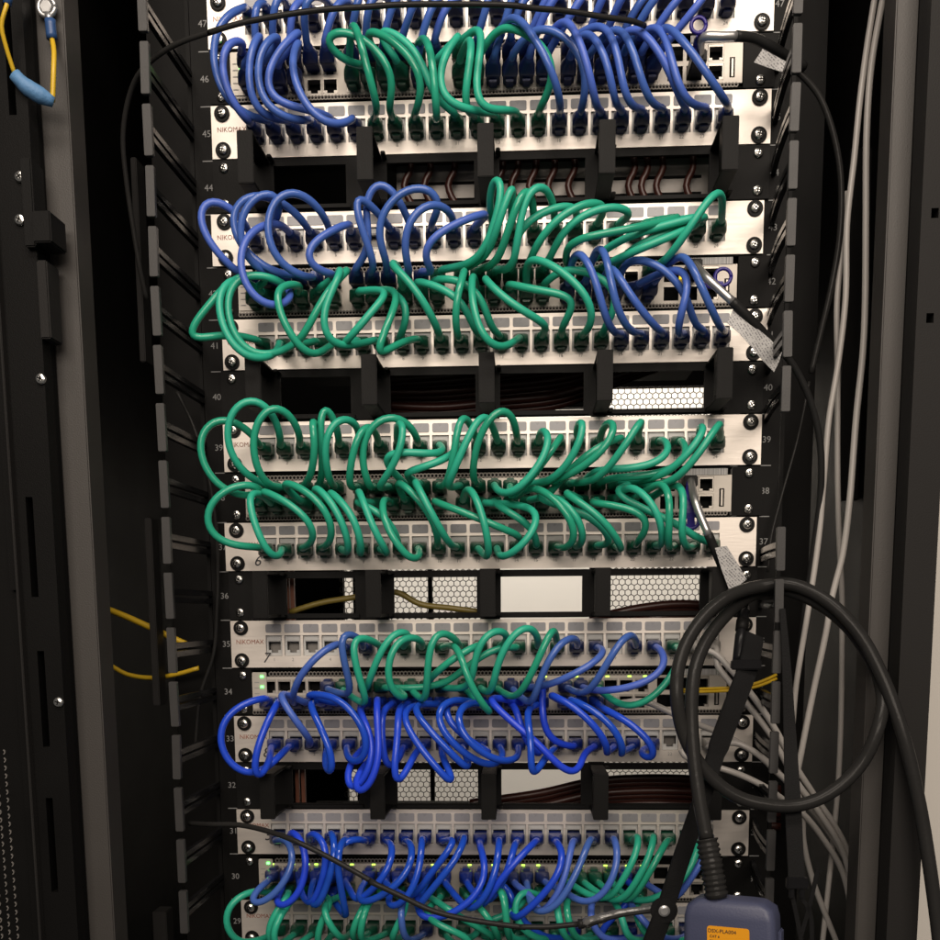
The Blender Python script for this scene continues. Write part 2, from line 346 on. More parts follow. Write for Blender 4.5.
# left front frame: lit grey strip, slotted black channel, perforated open door
D0 = 0.14
def strip(name, pa, pb, d, th, m, par=None, bev=0.001):
    x0, x1 = X(pa, 470, d), X(pb, 470, d)
    return cpart(name, MB().box(x0, x1, -d, -d + th, ZB, ZT).mesh(name, m, bevel=bev))
strip('front_post', 47.5, 89, D0, 0.03, 'greyp')
sl = []
def slot(p0, p1):
    a = unproj(*p0, 0.165); c = unproj(*p1, 0.165); m_ = (a.x + c.x) / 2
    return (m_ - 0.0028, m_ + 0.0028, min(a.z, c.z), max(a.z, c.z))
for q in (((28, 497), (36, 597)), ((39, 651), (48, 747)), ((48, 798), (56, 892)), ((5, 0), (14, 115)), ((12, 590), (20, 655))): sl.append(slot(*q))
xa, xb = X(15, 470, 0.165), X(50, 470, 0.165)
cpart('slotted_channel', plate(xa, xb, ZB, ZT, sl, -0.165, -0.150).mesh('slotted_channel', 'black'))
cpart('channel_back', MB().box(xa, xb, -0.149, -0.142, ZB, ZT).mesh('channel_back', 'dark'))
cpart('channel_edge_highlight', MB().box(xa - 0.0022, xa - 0.0002, -0.172, -0.15, ZB, ZT).mesh('channel_edge_highlight', 'greyq', bevel=0.0005))  # lighter grey strip, the lit edge line put into its colour
dl = cpart('door_leaf', MB().box(xa - 0.10, xa - 0.003, -0.160, -0.145, ZB, ZT).mesh('door_leaf', 'black'))
pb_ = MB()
for i in range(24):
    for j in range(3):
        c0 = unproj(3 - j * 8 + i * 0.6, 752 + i * 8.0 + (4 if j % 2 else 0), 0.1602)
        pts = [(c0.x + 0.0022 * math.cos(a), c0.z + 0.0022 * math.sin(a)) for a in [math.radians(t) for t in range(-70, 71, 20)]]
        pts += [(c0.x + 0.0010 + 0.0014 * math.cos(a) - 0.0009, c0.z + 0.0014 * math.sin(a)) for a in [math.radians(t) for t in range(70, -71, -20)]]
        pb_.prism(pts, -0.1612, -0.1598)
o = obj('pressed_louvre', pb_.mesh('pressed_louvre', 'panelgrey'), dl); o['kind'] = 'stuff'
# hinge block and bolts on the left frame
hp = unproj(46, 230, 0.17)
hg = cpart('hinge_block', MB().box(hp.x - 0.007, hp.x + 0.007, -0.178, -0.15, hp.z - 0.011, hp.z + 0.011).box(hp.x - 0.016, hp.x - 0.0075, -0.172, -0.15, hp.z - 0.012, hp.z + 0.05).mesh('hinge_block', 'ring', bevel=0.001))
a0, a1 = unproj(44, 262, 0.165), unproj(52, 340, 0.165)
cpart('hinge_plate', MB().box(a0.x - 0.004, a0.x + 0.004, -0.170, -0.148, a1.z, a0.z).mesh('hinge_plate', 'greyq', bevel=0.001))
def screw_meshes():
    h = MB(); rings = []
    for r, y in ((0.0040, 0), (0.0041, -0.0012), (0.0034, -0.0022), (0.0018, -0.0028)): rings.append([(c[0], y, c[1]) for c in circ(0, 0, r, 14)])
    h.loft(rings); head = h.mesh('screw_head', 'screw', smooth=False)
    s = MB().box(-0.0021, 0.0021, -0.0030, -0.0024, -0.00045, 0.00045).box(-0.00045, 0.00045, -0.00302, -0.0024, -0.0021, 0.0021).mesh('cross_slot', 'dark')
    wm = MB(); wm.prism(circ(0, 0, 0.0068, 20), -0.0016, 0.0); wash = wm.mesh('washer', 'washer', bevel=0.0004)
    return head, s, wash
HEAD, SLOT, WASH = screw_meshes()
def screw(parent, loc, washer=True):
    rz = random.uniform(0, 3)
    if washer:
        w_ = obj('washer', WASH, parent, loc); h = obj('screw', HEAD, parent, (loc[0], loc[1] - 0.0017, loc[2]))
    else: h = obj('screw', HEAD, parent, loc)
    h.rotation_euler = (0, rz, 0)
    s_ = obj('cross_slot', SLOT, h); return h
for q in ((20, 177), (20, 220), (41, 379), (58.6, 702)):
    p = unproj(*q, 0.166); screw(cab, (p.x, -0.1655, p.z + 0.75), False)
# left inner plates and right frame
for q in ((130, 136, 157, 362, 0.02), (144, 151, 518, 706, 0.02), (152, 166, 912, 990, 0.02)):
    a, c = unproj(q[0], q[2], q[4]), unproj(q[1], q[3], q[4])
    cpart('inner_bar', MB().box(a.x, X(q[1], q[2], q[4]), -q[4], -q[4] + 0.02, c.z, a.z).mesh('inner_bar', 'greyq', bevel=0.0008))
cpart('inner_plate', MB().box(X(166, 470, -0.03), -0.263, 0.03, 0.034, ZB, ZT).mesh('inner_plate', 'black'))
strip('front_post', 876, 911, 0.112, 0.03, 'greyp')
hs = []
for q in ((935, 213), (930, 318)):
    p = unproj(*q, 0.14); hs.append((p.x - 0.0027, p.x + 0.0027, p.z - 0.0035, p.z + 0.0035))
x0, x1 = X(909, 470, 0.14), X(941.5, 470, 0.14)
cpart('door_frame', plate(x0, x1, ZB, ZT, hs, -0.14, -0.115).mesh('door_frame', 'greyq'))
cpart('door_frame_back', MB().box(x0, x1, -0.114, -0.10, ZB, ZT).mesh('door_frame_back', 'dark'))
cpart('inner_plate', MB().box(0.263, X(812, 470, -0.06), 0.06, 0.064, ZB, ZT).mesh('inner_plate', 'black'))
cpart('inner_bar', MB().box(X(838, 470, -0.05), X(868, 470, -0.05), 0.05, 0.06, unproj(850, 500, -0.05).z, unproj(850, 148, -0.05).z).mesh('inner_bar', 'black', bevel=0.001))
side = obj('side_wall', MB().box(xr + 0.01, 1.6, 0.5, 0.53, -1.5, 1.5).mesh('side_wall', 'white')); side['kind'] = 'structure'

# ------------------------------------------------------------------ patch panels
PITCH = 0.01748
PU = [47, 45, 43, 41, 39, 37, 35, 33, 31, 29]
OFF = {47: 0.0, 45: 0.0, 43: -0.0035, 41: 0.0025, 39: 0.0, 37: -0.002, 35: 0.0, 33: 0.0, 31: -0.001, 29: 0.0}
def port_xz(u, i): return OFF[u] + (i - 12.5) * PITCH, uz(u) - 0.0018
holes = []
for i in range(1, 25):
    x = (i - 12.5) * PITCH; holes.append((x - 0.0076, x + 0.0076, -0.0110, 0.0080))
HP = U / 2 - 0.0006
FACE = plate(-0.2413, 0.2413, -HP, HP, holes, -0.0025, 0.0).mesh('face_plate', 'alu', bevel=0)
LAB = MB(); LAB.prism(rrect(-0.0073, 0.0073, 0.0106, 0.0184, 0.0014), -0.0031, -0.0026); LAB = LAB.mesh('label_window', 'label')
jb = MB()
jb.box(-0.0074, -0.0058, 0.0, 0.004, -0.0108, 0.0078).box(0.0058, 0.0074, 0.0, 0.004, -0.0108, 0.0078)
jb.box(-0.0058, 0.0058, 0.0, 0.004, 0.0022, 0.0078).box(-0.0058, 0.0058, 0.0, 0.004, -0.0108, -0.0080)
jb.box(-0.0058, -0.0032, 0.0005, 0.004, -0.0080, -0.0056).box(0.0032, 0.0058, 0.0005, 0.004, -0.0080, -0.0056)
jb.box(-0.0074, 0.0074, 0.014, 0.016, -0.0108, 0.0078)
jb.box(-0.0060, 0.0060, -0.0008, 0.0, 0.0030, 0.0070)
JACK = jb.mesh('jack', 'jack')
JDARK = MB().box(-0.0058, 0.0058, 0.0085, 0.009, -0.008, 0.0022).mesh('contact_block', 'panelgrey')
JT = MB().box(-0.0074, 0.0074, 0.004, 0.0085, -0.0112, -0.0109).mesh('x', 'dark')
PBODY = MB().box(-0.2195, 0.2195, 0.0165, 0.04, -0.019, 0.019).mesh('panel_body', 'dark')
names_ = {47: 'topmost silver patch panel, cut by the top edge of the photo', 45: 'silver patch panel with nine green cables between blue ones, above the first black organizer',
          43: 'silver patch panel with blue loops on its left half and green on its right', 41: 'silver patch panel with green cables except six blue ones at its right end',
          39: 'silver patch panel with green cables only, the upper of two such panels', 37: 'silver patch panel with green cables only and a handwritten six at lower left',
          35: 'silver patch panel with four empty jacks at left and a handwritten seven', 33: 'silver patch panel with vivid blue cables only and two empty jacks at right',
          31: 'silver patch panel with a handwritten five, blue cables and a few green at right', 29: 'lowest silver patch panel, cut by the bottom edge of the photo'}
NUMS = {}
for u in PU:
    t = thing('patch_bay', names_[u], 'patch panel', (OFF[u], -0.0002, uz(u)), 'patch panels in the rack')
    obj('face_plate', FACE, t); obj('panel_body', PBODY, t)
    for i in range(1, 25):
        x = (i - 12.5) * PITCH
        obj('label_window', LAB, t, (x, 0, 0)); j = obj('jack', JACK, t, (x, 0, 0)); obj('contact_block', JDARK, j)
        obj('port_number', text_mesh(str(i), 0.0042, 'print'), t, (x, -0.0027, -0.0145))
    obj('brand_lettering', text_mesh('NIKOMAX', 0.0056, 'brand'), t, (-0.2255 + 0.002, -0.0027, 0.002 if u > 32 else 0.006))
    for sx in (-0.2315, 0.2315):
        for sz in (-0.0150, 0.0150): screw(t, (sx - OFF[u] * 0.6, -0.0026, sz))
    hw = {37: '6', 35: '7', 33: '8', 31: '5'}.get(u)
    if hw: obj('handwritten_mark', text_mesh(hw, 0.0135, 'ink', shear=0.25), t, (-0.212 + (0.003 if u == 35 else 0), -0.0027, -0.0130 if u != 31 else -0.004))

# ------------------------------------------------------------------ switches
SU = [46, 42, 38, 34, 30]
SWF = -0.004                                  # switch front plane
def col_x(c): g, k = divmod(c - 1, 6); return -0.2135 + 0.0915 * g + 0.0072 + 0.01415 * k
def sw_xz(u, row, c): return col_x(c), uz(u) + (0.0054 if row == 'u' else -0.0092)
sholes = [(col_x(c) - 0.0064, col_x(c) + 0.0064, z0, z0 + 0.0125) for c in range(1, 25) for z0 in (-0.0158, -0.0010)]
sholes += [(0.1867, 0.2003, 0.0005, 0.0130), (0.1867, 0.2003, -0.0147, -0.0022), (0.2052, 0.2097, -0.0135, 0.0025), (0.1530, 0.1660, -0.0150, -0.0035), (0.1530, 0.1660, 0.0005, 0.0120), (0.1690, 0.1820, -0.0150, -0.0035), (0.1690, 0.1820, 0.0005, 0.0120)]
SPLATE = plate(-0.2225, 0.2160, -0.0178, 0.0142, sholes, SWF, SWF + 0.002).mesh('front_panel', 'sw')
pm = MB()
pm.box(-0.0064, -0.0056, -0.0006, 0.008, -0.0063, 0.0062).box(0.0056, 0.0064, -0.0006, 0.008, -0.0063, 0.0062).box(-0.0056, 0.0056, -0.0006, 0.008, 0.0045, 0.0062)
pm.box(-0.0056, -0.0030, 0.0, 0.008, -0.0062, -0.0040).box(0.0030, 0.0056, 0.0, 0.008, -0.0062, -0.0040)
PORT = pm.mesh('port', 'swport')
SDARK = MB().box(-0.222, 0.2155, 0.006, 0.010, -0.0178, 0.0178).mesh('port_backing', 'dark')
vb = MB(); hexmesh(vb, -0.206, 0.152, 0.0148, 0.0202, SWF - 0.0002, 0.0034, 0.0011, 0.002); hexmesh(vb, -0.2225, 0.215, -0.0209, -0.0176, SWF - 0.0002, 0.0029, 0.0010, 0.002)
VENT = vb.mesh('vent_grille', 'vent', fix=False)
CH = MB().box(-0.2235, 0.2170, SWF + 0.0125, 0.30, -0.0212, 0.0212).box(-0.2235, 0.2170, SWF, 0.04, 0.0206, 0.0212).box(-0.2235, 0.2170, SWF, 0.04, -0.0216, -0.0210).mesh('chassis', 'dark')
EAR = MB(); EAR.prism(rrect(-0.009, 0.009, -0.0212, 0.0212, 0.001), -0.002, 0.0); EAR = EAR.mesh('ear', 'black'); EAR2 = MB(); EAR2.prism(rrect(-0.0132, 0.0132, -0.0212, 0.0212, 0.001), -0.002, 0.0); EAR2 = EAR2.mesh('ear', 'black')
LEDM = MB().box(-0.0014, 0.0014, -0.0006, 0, -0.0010, 0.0010).mesh('status_light', 'led')
LEDS = MB().box(-0.0016, 0.0016, -0.0005, 0, -0.0006, 0.0006).mesh('link_light', 'ledy')
LEDA = MB().box(-0.0016, 0.0016, -0.0005, 0, -0.0018, 0.0018).mesh('amber_light', 'leda')
LSTRIP = MB(); LSTRIP.prism(rrect(-0.2220, -0.2085, -0.016, 0.0185, 0.0012), SWF - 0.0014, SWF); LSTRIP = LSTRIP.mesh('light_bar', 'sw')
STK = MB().box(0.172, 0.212, SWF - 0.0008, SWF - 0.0004, 0.0142, 0.0198).mesh('sticker', 'barcode')
DASH = MB()
for k in range(5): DASH.box(-0.2200, -0.2155, SWF - 0.0017, SWF - 0.0014, -0.012 + k * 0.0052, -0.0112 + k * 0.0052)
DASH = DASH.mesh('light_bar_print', 'print')
snames = {46: 'topmost beige network switch, under the first row of blue cables', 42: 'second beige network switch from top, a silver tagged cable hanging from it', 38: 'middle beige network switch between the two panels with only green cables',
          34: 'beige network switch with two green lights and empty ports at its left end', 30: 'lowest beige network switch, under the panel with the handwritten five'}
SW = {}
for u in SU:
    t = thing('network_switch', snames[u], 'network switch', (0, 0, uz(u)), 'network switches in the rack'); SW[u] = t
    obj('chassis', CH, t); obj('front_panel', SPLATE, t); obj('port_backing', SDARK, t)
    v = obj('vent_grille', VENT, t); v['kind'] = 'stuff'
    for sx in (-0.2325, 0.2304):
        obj('ear', EAR if sx < 0 else EAR2, t, (sx, -0.0003, 0))
        for sz in (-0.0155, 0.0155): screw(t, (-0.2315 if sx < 0 else 0.2315, -0.0024, sz), False)
    for c in range(1, 25):
        for row, z in (('u', 0.0052), ('l', -0.0096)):
            obj('port', PORT, t, (col_x(c), SWF, z))
    for z in (0.0063, -0.0087):
        p_ = obj('management_port', PORT, t, (0.1935, SWF, z))
    for k, nm in enumerate(('transceiver_cage',) * 4):
        obj(nm, MB().box(-0.0066, 0.0066, -0.0008, 0.006, -0.0004, 0.0004).mesh('cage', 'swport') if 'cage' not in bpy.data.meshes else bpy.data.meshes['cage'], t, (0.1595 + 0.016 * (k % 2), SWF, -0.0033 if k < 2 else 0.0122))
    obj('usb_tongue', MB().box(-0.0008, 0.0008, 0, 0.005, -0.007, 0.007).mesh('usb_tongue', 'swport'), t, (0.2076, SWF, -0.0055))
    obj('light_bar', LSTRIP, t); obj('light_bar_print', DASH, t); obj('sticker', STK, t)
    if u in (46, 34, 30):
        for k in range({46: 4, 34: 2, 30: 1}[u]): obj('status_light', LEDM, t, (-0.2128, SWF - 0.0016, 0.0145 - k * (0.0042 if u == 46 else 0.0095)))
    if u in (34, 30):
        for c in range(1 if u == 30 else 17, 25): 
            if random.random() < 0.75: obj('link_light', LEDS, t, (col_x(c) + random.choice((-0.003, 0.003)), SWF - 0.0001, 0.0133))
    if u == 42: obj('amber_light', LEDA, t, (0.1675, SWF - 0.002, 0.004))
    if u == 34: obj('status_light', LEDM, t, (0.1850, SWF - 0.0004, 0.004))
    if u == 38: obj('sticker_lettering', text_mesh('911', 0.0075, 'ink'), t, (0.166, SWF - 0.0010, 0.0172))

# ------------------------------------------------------------------ cable organisers
OU = [44, 40, 36, 32]
XT = [-0.1975, -0.0988, 0.0, 0.0985, 0.1970]
oh = [(-0.1875, -0.124, -0.0165, 0.0155), (-0.088, -0.012, -0.0165, 0.0155), (0.010, 0.084, -0.0165, 0.0155), (0.107, 0.190, -0.0165, 0.0155)]
OBASE = plate(-0.2413, 0.2413, -HP, HP, oh, -0.003, 0.0).mesh('base_plate', 'ring')
lip = MB()
for h in oh: lip.box(h[0] - 0.004, h[1] + 0.004, -0.0062, -0.0031, h[2] - 0.0042, h[2] - 0.0012)
LIP = lip.mesh('window_lip', 'ring')
rg = MB(); PR = 0.064
rg.box(-0.0066, 0.0066, -PR, -PR + 0.0024, -0.0205, 0.0205)
rg.box(-0.0064, 0.0064, -PR + 0.0026, -0.0032, 0.0175, 0.0202).box(-0.0064, 0.0064, -PR + 0.0026, -0.0032, -0.0202, -0.0175)
rg.box(-0.0064, -0.0040, -PR + 0.0026, -PR + 0.016, -0.0172, 0.0172)
rg.box(0.0070, 0.0110, -0.018, -0.0032, 0.0178, 0.0199).box(0.0070, 0.0110, -0.018, -0.0032, -0.0199, -0.0178)
RING = rg.mesh('ring', 'ring', bevel=0.0006)
onames = {44: 'topmost black cable organizer with five rings, dark red cables behind it', 40: 'second black cable organizer from top, above the two green-only panels',
          36: 'black cable organizer with three bright windows, below the two green-only panels', 32: 'lowest black cable organizer, vivid blue loops hanging in front of it'}
for u in OU:
    t = thing('cable_organizer', onames[u], 'cable organizer', (0, -0.0002, uz(u)), 'cable organisers in the rack')
    obj('base_plate', OBASE, t); obj('window_lip', LIP, t)
    for x in XT: obj('ring', RING, t, (x, 0, 0))
    for sx in (-0.2315, 0.2315):
        for sz in (-0.015, 0.015): screw(t, (sx, -0.0031, sz), False)

# ------------------------------------------------------------------ patch cables
PLUG = {}; BOOT = {}; CLIP = {}
for c, pmn in (('b', 'bluep'), ('v', 'vividp'), ('g', 'greenp'), ('w', 'greyplug')):
    PLUG[c] = MB().box(-0.0059, 0.0059, -0.0125, 0.006, -0.0041, 0.0040).box(-0.0033, 0.0033, -0.0125, -0.0006, -0.0072, -0.0042).mesh('plug', pmn, bevel=0.0005)
    bm_ = MB(); rings = []
    for y, wx, hz, e in ((-0.0126, 0.0066, 0.0056, 6), (-0.0165, 0.0066, 0.0056, 5), (-0.0205, 0.0058, 0.0050, 3.5), (-0.0255, 0.0044, 0.0042, 2.2), (-0.0300, 0.0036, 0.0036, 2)):
        ring_ = []
        for k in range(16):
            a = 2 * math.pi * k / 16; ca, sa = math.cos(a), math.sin(a)
            ring_.append((wx * math.copysign(abs(ca) ** (2 / e), ca), y, hz * math.copysign(abs(sa) ** (2 / e), sa)))
        rings.append(ring_)
    bm_.loft(rings)
    BOOT[c] = bm_.mesh('boot', pmn, smooth=True)
PRED = {'S': SWF, 'P': 0.0}
cables = []   # (colour, start, segs, end, depth)
def C(c, a, e, *segs, d=None): cables.append([c, a, e, segs, d])
# --- unit 45 and its switch
C('b', '46u1', '45.1', ('A1', [(300, 225), (240, 180), (185, 190), (150, 270), (165, 400), (230, 560), (310, 640)]), d=.075)
C('b', '47.1', '45.2', ('A1', [(285, 50), (230, 42), (165, 95), (118, 190), (108, 310), (140, 430), (215, 560), (330, 620)]), d=.065)
C('b', '46l1', '45.3', ('A1', [(400, 160), (350, 165), (320, 240), (300, 380), (305, 500), (330, 590), (420, 620)]))
C('b', '46l2', '45.4', ('A1', [(500, 175), (440, 165), (380, 220), (350, 320), (350, 460), (390, 560), (480, 620), (600, 630)]))
C('b', '46l3', '45.5', ('A1', [(600, 140), (540, 180), (480, 240), (410, 350), (380, 440), (410, 530), (500, 550), (600, 565), (700, 595)]))
C('b', '46l4', '45.6', ('A1', [(590, 190), (545, 230), (520, 320), (540, 430), (590, 540), (640, 620), (740, 670), (800, 660), (850, 620)]), d=.08)
C('g', '46l7', '45.7', ('A2', [(62, 90), (95, 170), (130, 310), (165, 450), (200, 560)]), d=.08)
C('g', '46l8', '45.8', ('A1', [(850, 340), (760, 290), (690, 220), (695, 170), (760, 150), (850, 165)]), ('A2', [(180, 240), (260, 330), (295, 410), (270, 510), (240, 565)]))
C('g', '46l9', '45.9', ('A2', [(110, 150), (200, 165), (290, 220), (380, 310), (435, 400), (440, 470), (400, 570)]))
C('g', '46l10', '45.11', ('A2', [(170, 140), (240, 140), (320, 190), (400, 260), (445, 330), (455, 430), (470, 510), (560, 550)]), d=.055)
C('g', '46u11', '45.10', ('A2', [(445, 185), (475, 260), (490, 400), (500, 550), (510, 630)]), d=.08)
C('g', '46l12', '45.13', ('A2', [(655, 155), (590, 210), (530, 310), (510, 420), (505, 500), (560, 545), (650, 570), (740, 585)]))
C('g', '46l13', '45.12', ('A2', [(690, 155), (690, 240), (670, 380), (645, 500), (650, 580)]))
C('g', '46u13', '45.14', ('A2', [(740, 120), (740, 220), (715, 380), (700, 500), (710, 575), (800, 580), (880, 570)]))
C('g', '46l14', '45.15', ('A3', [(45, 130), (110, 135), (180, 165), (270, 220), (330, 280), (350, 360), (340, 440), (290, 510), (262, 560)]))
C('b', '46u15', '45.16', ('A3', [(110, 65), (170, 110), (230, 190), (290, 300), (340, 400), (365, 480), (368, 550)]), d=.085)
C('b', '46l16', '45.17', ('A3', [(220, 125), (290, 130), (370, 170), (430, 210), (480, 290), (510, 400), (510, 480), (480, 550)]), d=.06)
C('b', '46u18', '45.18', ('A3', [(395, 85), (440, 150), (480, 240), (510, 340), (535, 450), (550, 550)]), d=.08)
C('b', '46l19', '45.19', ('A3', [(495, 130), (550, 190), (600, 280), (630, 380), (640, 480), (650, 550)]))
C('b', '46u19', '45.20', ('A3', [(590, 110), (640, 190), (670, 290), (690, 420), (705, 530), (740, 560)]))
C('b', '46l20', '45.21', ('A3', [(660, 110), (710, 170), (750, 260), (780, 380), (810, 500), (840, 545)]))
C('b', '46l21', '45.22', ('A4', [(60, 115), (130, 170), (200, 260), (260, 360), (290, 450), (318, 530)]))
C('b', '46u23', '45.23', ('A4', [(190, 110), (240, 190), (265, 290), (290, 400), (320, 500), (355, 560), (400, 555)]))
C('b', '46u24', '45.24', ('A4', [(245, 125), (310, 190), (390, 290), (470, 410), (530, 490), (553, 535)]), d=.085)
# --- unit 43
C('b', '43.1', '42u1', ('B1', [(300, 262), (230, 190), (160, 150), (105, 165), (90, 220), (110, 300), (160, 380), (230, 450), (280, 500)]))
C('b', '43.4', '42u4', ('B1', [(545, 255), (490, 195), (410, 150), (310, 140), (240, 190), (232, 280), (290, 390), (380, 460), (480, 500)]))
C('b', '43.2', '42u3', ('B1', [(440, 240), (475, 170), (430, 112), (370, 120), (300, 180), (262, 270), (275, 370), (300, 430), (390, 490)]), d=.08)
C('b', '43.3', '42u2', ('B1', [(440, 265), (370, 270), (310, 310), (280, 370), (270, 450), (290, 530), (340, 600), (410, 640), (480, 625), (515, 570)]), d=.09)
C('b', '43.5', '42u5', ('B1', [(640, 240), (590, 160), (530, 115), (470, 115), (410, 170), (385, 260), (400, 370), (440, 450), (500, 490), (600, 510)]), d=.08)
C('b', '43.6', '42u6', ('B1', [(745, 268), (650, 310), (570, 360), (535, 410), (560, 455), (620, 480), (680, 490)]), d=.085)
C('b', '43.8', '42u8', ('B2', [(220, 240), (170, 190), (125, 130), (95, 135), (105, 200), (120, 250), (160, 360), (200, 470)]))
C('b', '43.9', '42u7', ('B2', [(330, 240), (290, 150), (250, 85), (210, 70), (165, 100), (145, 160), (150, 250), (180, 380)]), d=.06)
C('b', '43.10', '42u9', ('B2', [(430, 260), (480, 210), (490, 160), (440, 105), (380, 95), (300, 130), (235, 190), (200, 270), (200, 350), (230, 410), (260, 450)]))
C('b', '43.11', '42u10', ('B2', [(530, 240), (510, 190), (450, 155), (390, 180), (330, 250), (310, 340), (320, 430), (350, 490)]), d=.085)
C('b', '43.12', '42u11', ('B2', [(685, 222), (610, 240), (520, 280), (430, 330), (383, 390), (400, 440), (450, 480)]), d=.085)
C('g', '43.13', '42u12', ('B3', [(80, 180), (85, 80), (115, 40), (147, 75), (135, 160), (110, 260), (80, 350), (40, 430)]), d=.085)
C('g', '43.14', '42u13', ('B3', [(175, 240), (180, 130), (197, 68), (150, 180), (110, 300), (85, 400)]), d=.09)
C('g', '43.15', '42u14', ('B3', [(270, 230), (270, 130), (240, 90), (200, 190), (155, 320), (125, 430)]), d=.09)
C('g', '43.16', '42u15', ('B3', [(355, 180), (335, 100), (295, 72), (245, 120), (220, 230), (200, 350), (190, 460)]), d=.09)
C('g', '43.17', '42u16', ('B3', [(465, 205), (450, 188), (360, 200), (280, 230), (220, 280), (180, 330), (180, 370), (210, 410)]), d=.07)
C('g', '43.18', '42u17', ('B3', [(590, 190), (550, 165), (480, 185), (400, 220), (330, 290), (280, 360), (265, 410)]), d=.08)
C('g', '43.19', '42u18', ('B3', [(700, 235), (690, 205), (640, 190), (560, 200), (470, 240), (400, 290), (360, 340), (360, 400)]), d=.075)
C('g', '43.20', '42u19', ('B4', [(320, 240), (160, 280)]), ('B3', [(700, 290), (600, 310), (480, 330), (410, 350), (405, 390)]), d=.085)
C('g', '43.21', '42u20', ('B4', [(410, 240), (330, 252), (200, 290), (90, 320), (0, 365)]), d=.075)
C('g', '43.22', '42u21', ('B4', [(400, 262), (300, 310), (200, 350), (100, 390), (40, 420)]), d=.08)
C('g', '43.23', '42u22', ('B4', [(420, 235), (370, 252), (260, 300), (150, 350), (60, 395)]), d=.07)
C('g', '43.24', '42u24', ('B4', [(480, 180), (487, 112), (450, 115), (400, 200), (340, 290), (280, 380), (230, 440)]), d=.09)
# --- unit 41
C('g', '41.1', '42l1', ('B1', [(270, 745), (190, 745), (100, 765), (35, 785), (70, 700), (160, 610), (210, 530), (300, 480), (420, 500)]), d=.07)
C('g', '41.2', '42l2', ('B1', [(430, 835), (360, 862), (290, 845), (230, 780), (190, 680), (175, 590), (200, 520), (260, 495)]), d=.085)
C('g', '41.3', '42l3', ('B1', [(490, 800), (410, 840), (330, 840), (270, 790), (225, 690), (215, 600), (245, 510), (320, 478), (420, 500), (500, 540)]), d=.075)
C('g', '42l4', '41.5', ('B1', [(550, 530), (480, 530), (430, 520), (420, 560), (440, 640), (490, 750), (540, 820), (590, 860), (615, 830)]), d=.085)
C('g', '42l5', '41.4', ('B1', [(765, 450), (710, 490), (640, 575), (590, 670), (545, 770), (490, 800)]), d=.075)
C('g', '42l6', '41.7', ('B1', [(718, 440), (690, 530), (635, 620), (625, 720), (660, 790), (720, 800)]), d=.08)
C('g', '42l7', '41.6', ('B2', [(260, 560), (200, 620), (140, 690), (100, 750), (40, 795)]), d=.075)
C('g', '42l8', '41.9', ('B2', [(300, 560), (270, 640), (240, 720), (200, 810), (185, 858), (230, 820), (300, 780)]), d=.085)
C('g', '42l10', '41.10', ('B2', [(290, 425), (230, 437), (290, 462), (350, 530), (410, 620), (450, 690), (465, 740)]), d=.085)
C('g', '42l11', '41.12', ('B2', [(350, 510), (430, 530), (520, 565), (590, 630), (600, 690), (620, 730)]), d=.07)
C('g', '42l12', '41.13', ('B2', [(400, 515), (480, 500), (550, 505), (640, 560), (670, 640), (680, 720)]), d=.065)
C('g', '42l13', '41.11', ('B2', [(580, 450), (560, 520), (535, 610), (530, 700), (545, 755)]), d=.085)
C('g', '42l14', '41.14', ('B3', [(10, 480), (5, 580), (30, 700), (70, 790), (120, 822), (170, 790)]), d=.09)
C('g', '42l15', '41.15', ('B3', [(50, 490), (100, 550), (170, 610), (250, 660), (330, 700)]), d=.08)
C('g', '42l16', '41.16', ('B3', [(150, 525), (230, 545), (330, 565), (440, 575), (475, 600), (430, 650), (390, 710)]), d=.075)
C('g', '42l17', '41.17', ('B3', [(240, 410), (320, 430), (400, 480), (480, 550), (530, 620), (540, 680), (500, 730)]), d=.085)
C('g', '42l18', '41.18', ('B3', [(380, 460), (450, 465), (570, 500), (640, 570), (620, 650), (575, 710)]), d=.06)
C('b', '42l19', '41.19', ('B3', [(445, 385), (465, 375), (500, 410), (530, 490), (555, 580), (580, 680), (605, 735)]), d=.085)
C('b', '42l20', '41.20', ('B3', [(550, 350), (580, 390), (595, 480), (615, 590), (640, 680), (680, 730)]), d=.09)
C('b', '42l21', '41.21', ('B4', [(5, 440), (25, 480), (70, 550), (130, 640), (200, 720)]), d=.08)
C('b', '42l22', '41.23', ('B4', [(60, 420), (130, 415), (210, 445), (280, 510), (345, 600), (345, 690)]), d=.07)
C('b', '42l23', '41.22', ('B4', [(300, 455), (345, 490), (325, 590), (290, 690), (285, 745)]), d=.085)
C('b', '42l24', '41.24', ('B4', [(310, 390), (350, 450), (390, 540), (430, 630), (465, 705)]), d=.095)
C('g', '42l9', '41.8', ('B2', [(330, 600), (340, 670), (310, 730)]), d=.055)
# --- unit 39
C('g', '39.1', '38u1', ('C1', [(320, 260), (250, 190), (180, 160), (100, 180), (55, 250), (60, 340), (100, 430), (160, 490), (230, 520), (320, 530)]), d=.07)
C('g', '39.2', '38u2', ('C1', [(430, 240), (400, 150), (350, 80), (290, 65), (220, 110), (180, 200), (185, 300), (220, 380), (290, 440)]), d=.08)
C('g', '39.3', '38u3', ('C1', [(515, 240), (490, 160), (440, 105), (390, 95), (330, 150), (295, 240), (300, 340), (330, 430), (370, 480)]), d=.085)
C('g', '39.4', '38u4', ('C1', [(590, 200), (550, 145), (575, 190), (587, 260), (585, 330), (565, 430)]), d=.085)
C('g', '39.5', '38u5', ('C1', [(690, 240), (655, 130), (620, 80), (600, 130), (605, 230), (615, 340), (620, 430)]), d=.07)
C('g', '39.6', '38u6', ('C1', [(775, 195), (720, 140), (660, 170), (625, 250), (625, 350), (645, 450)]), d=.085)
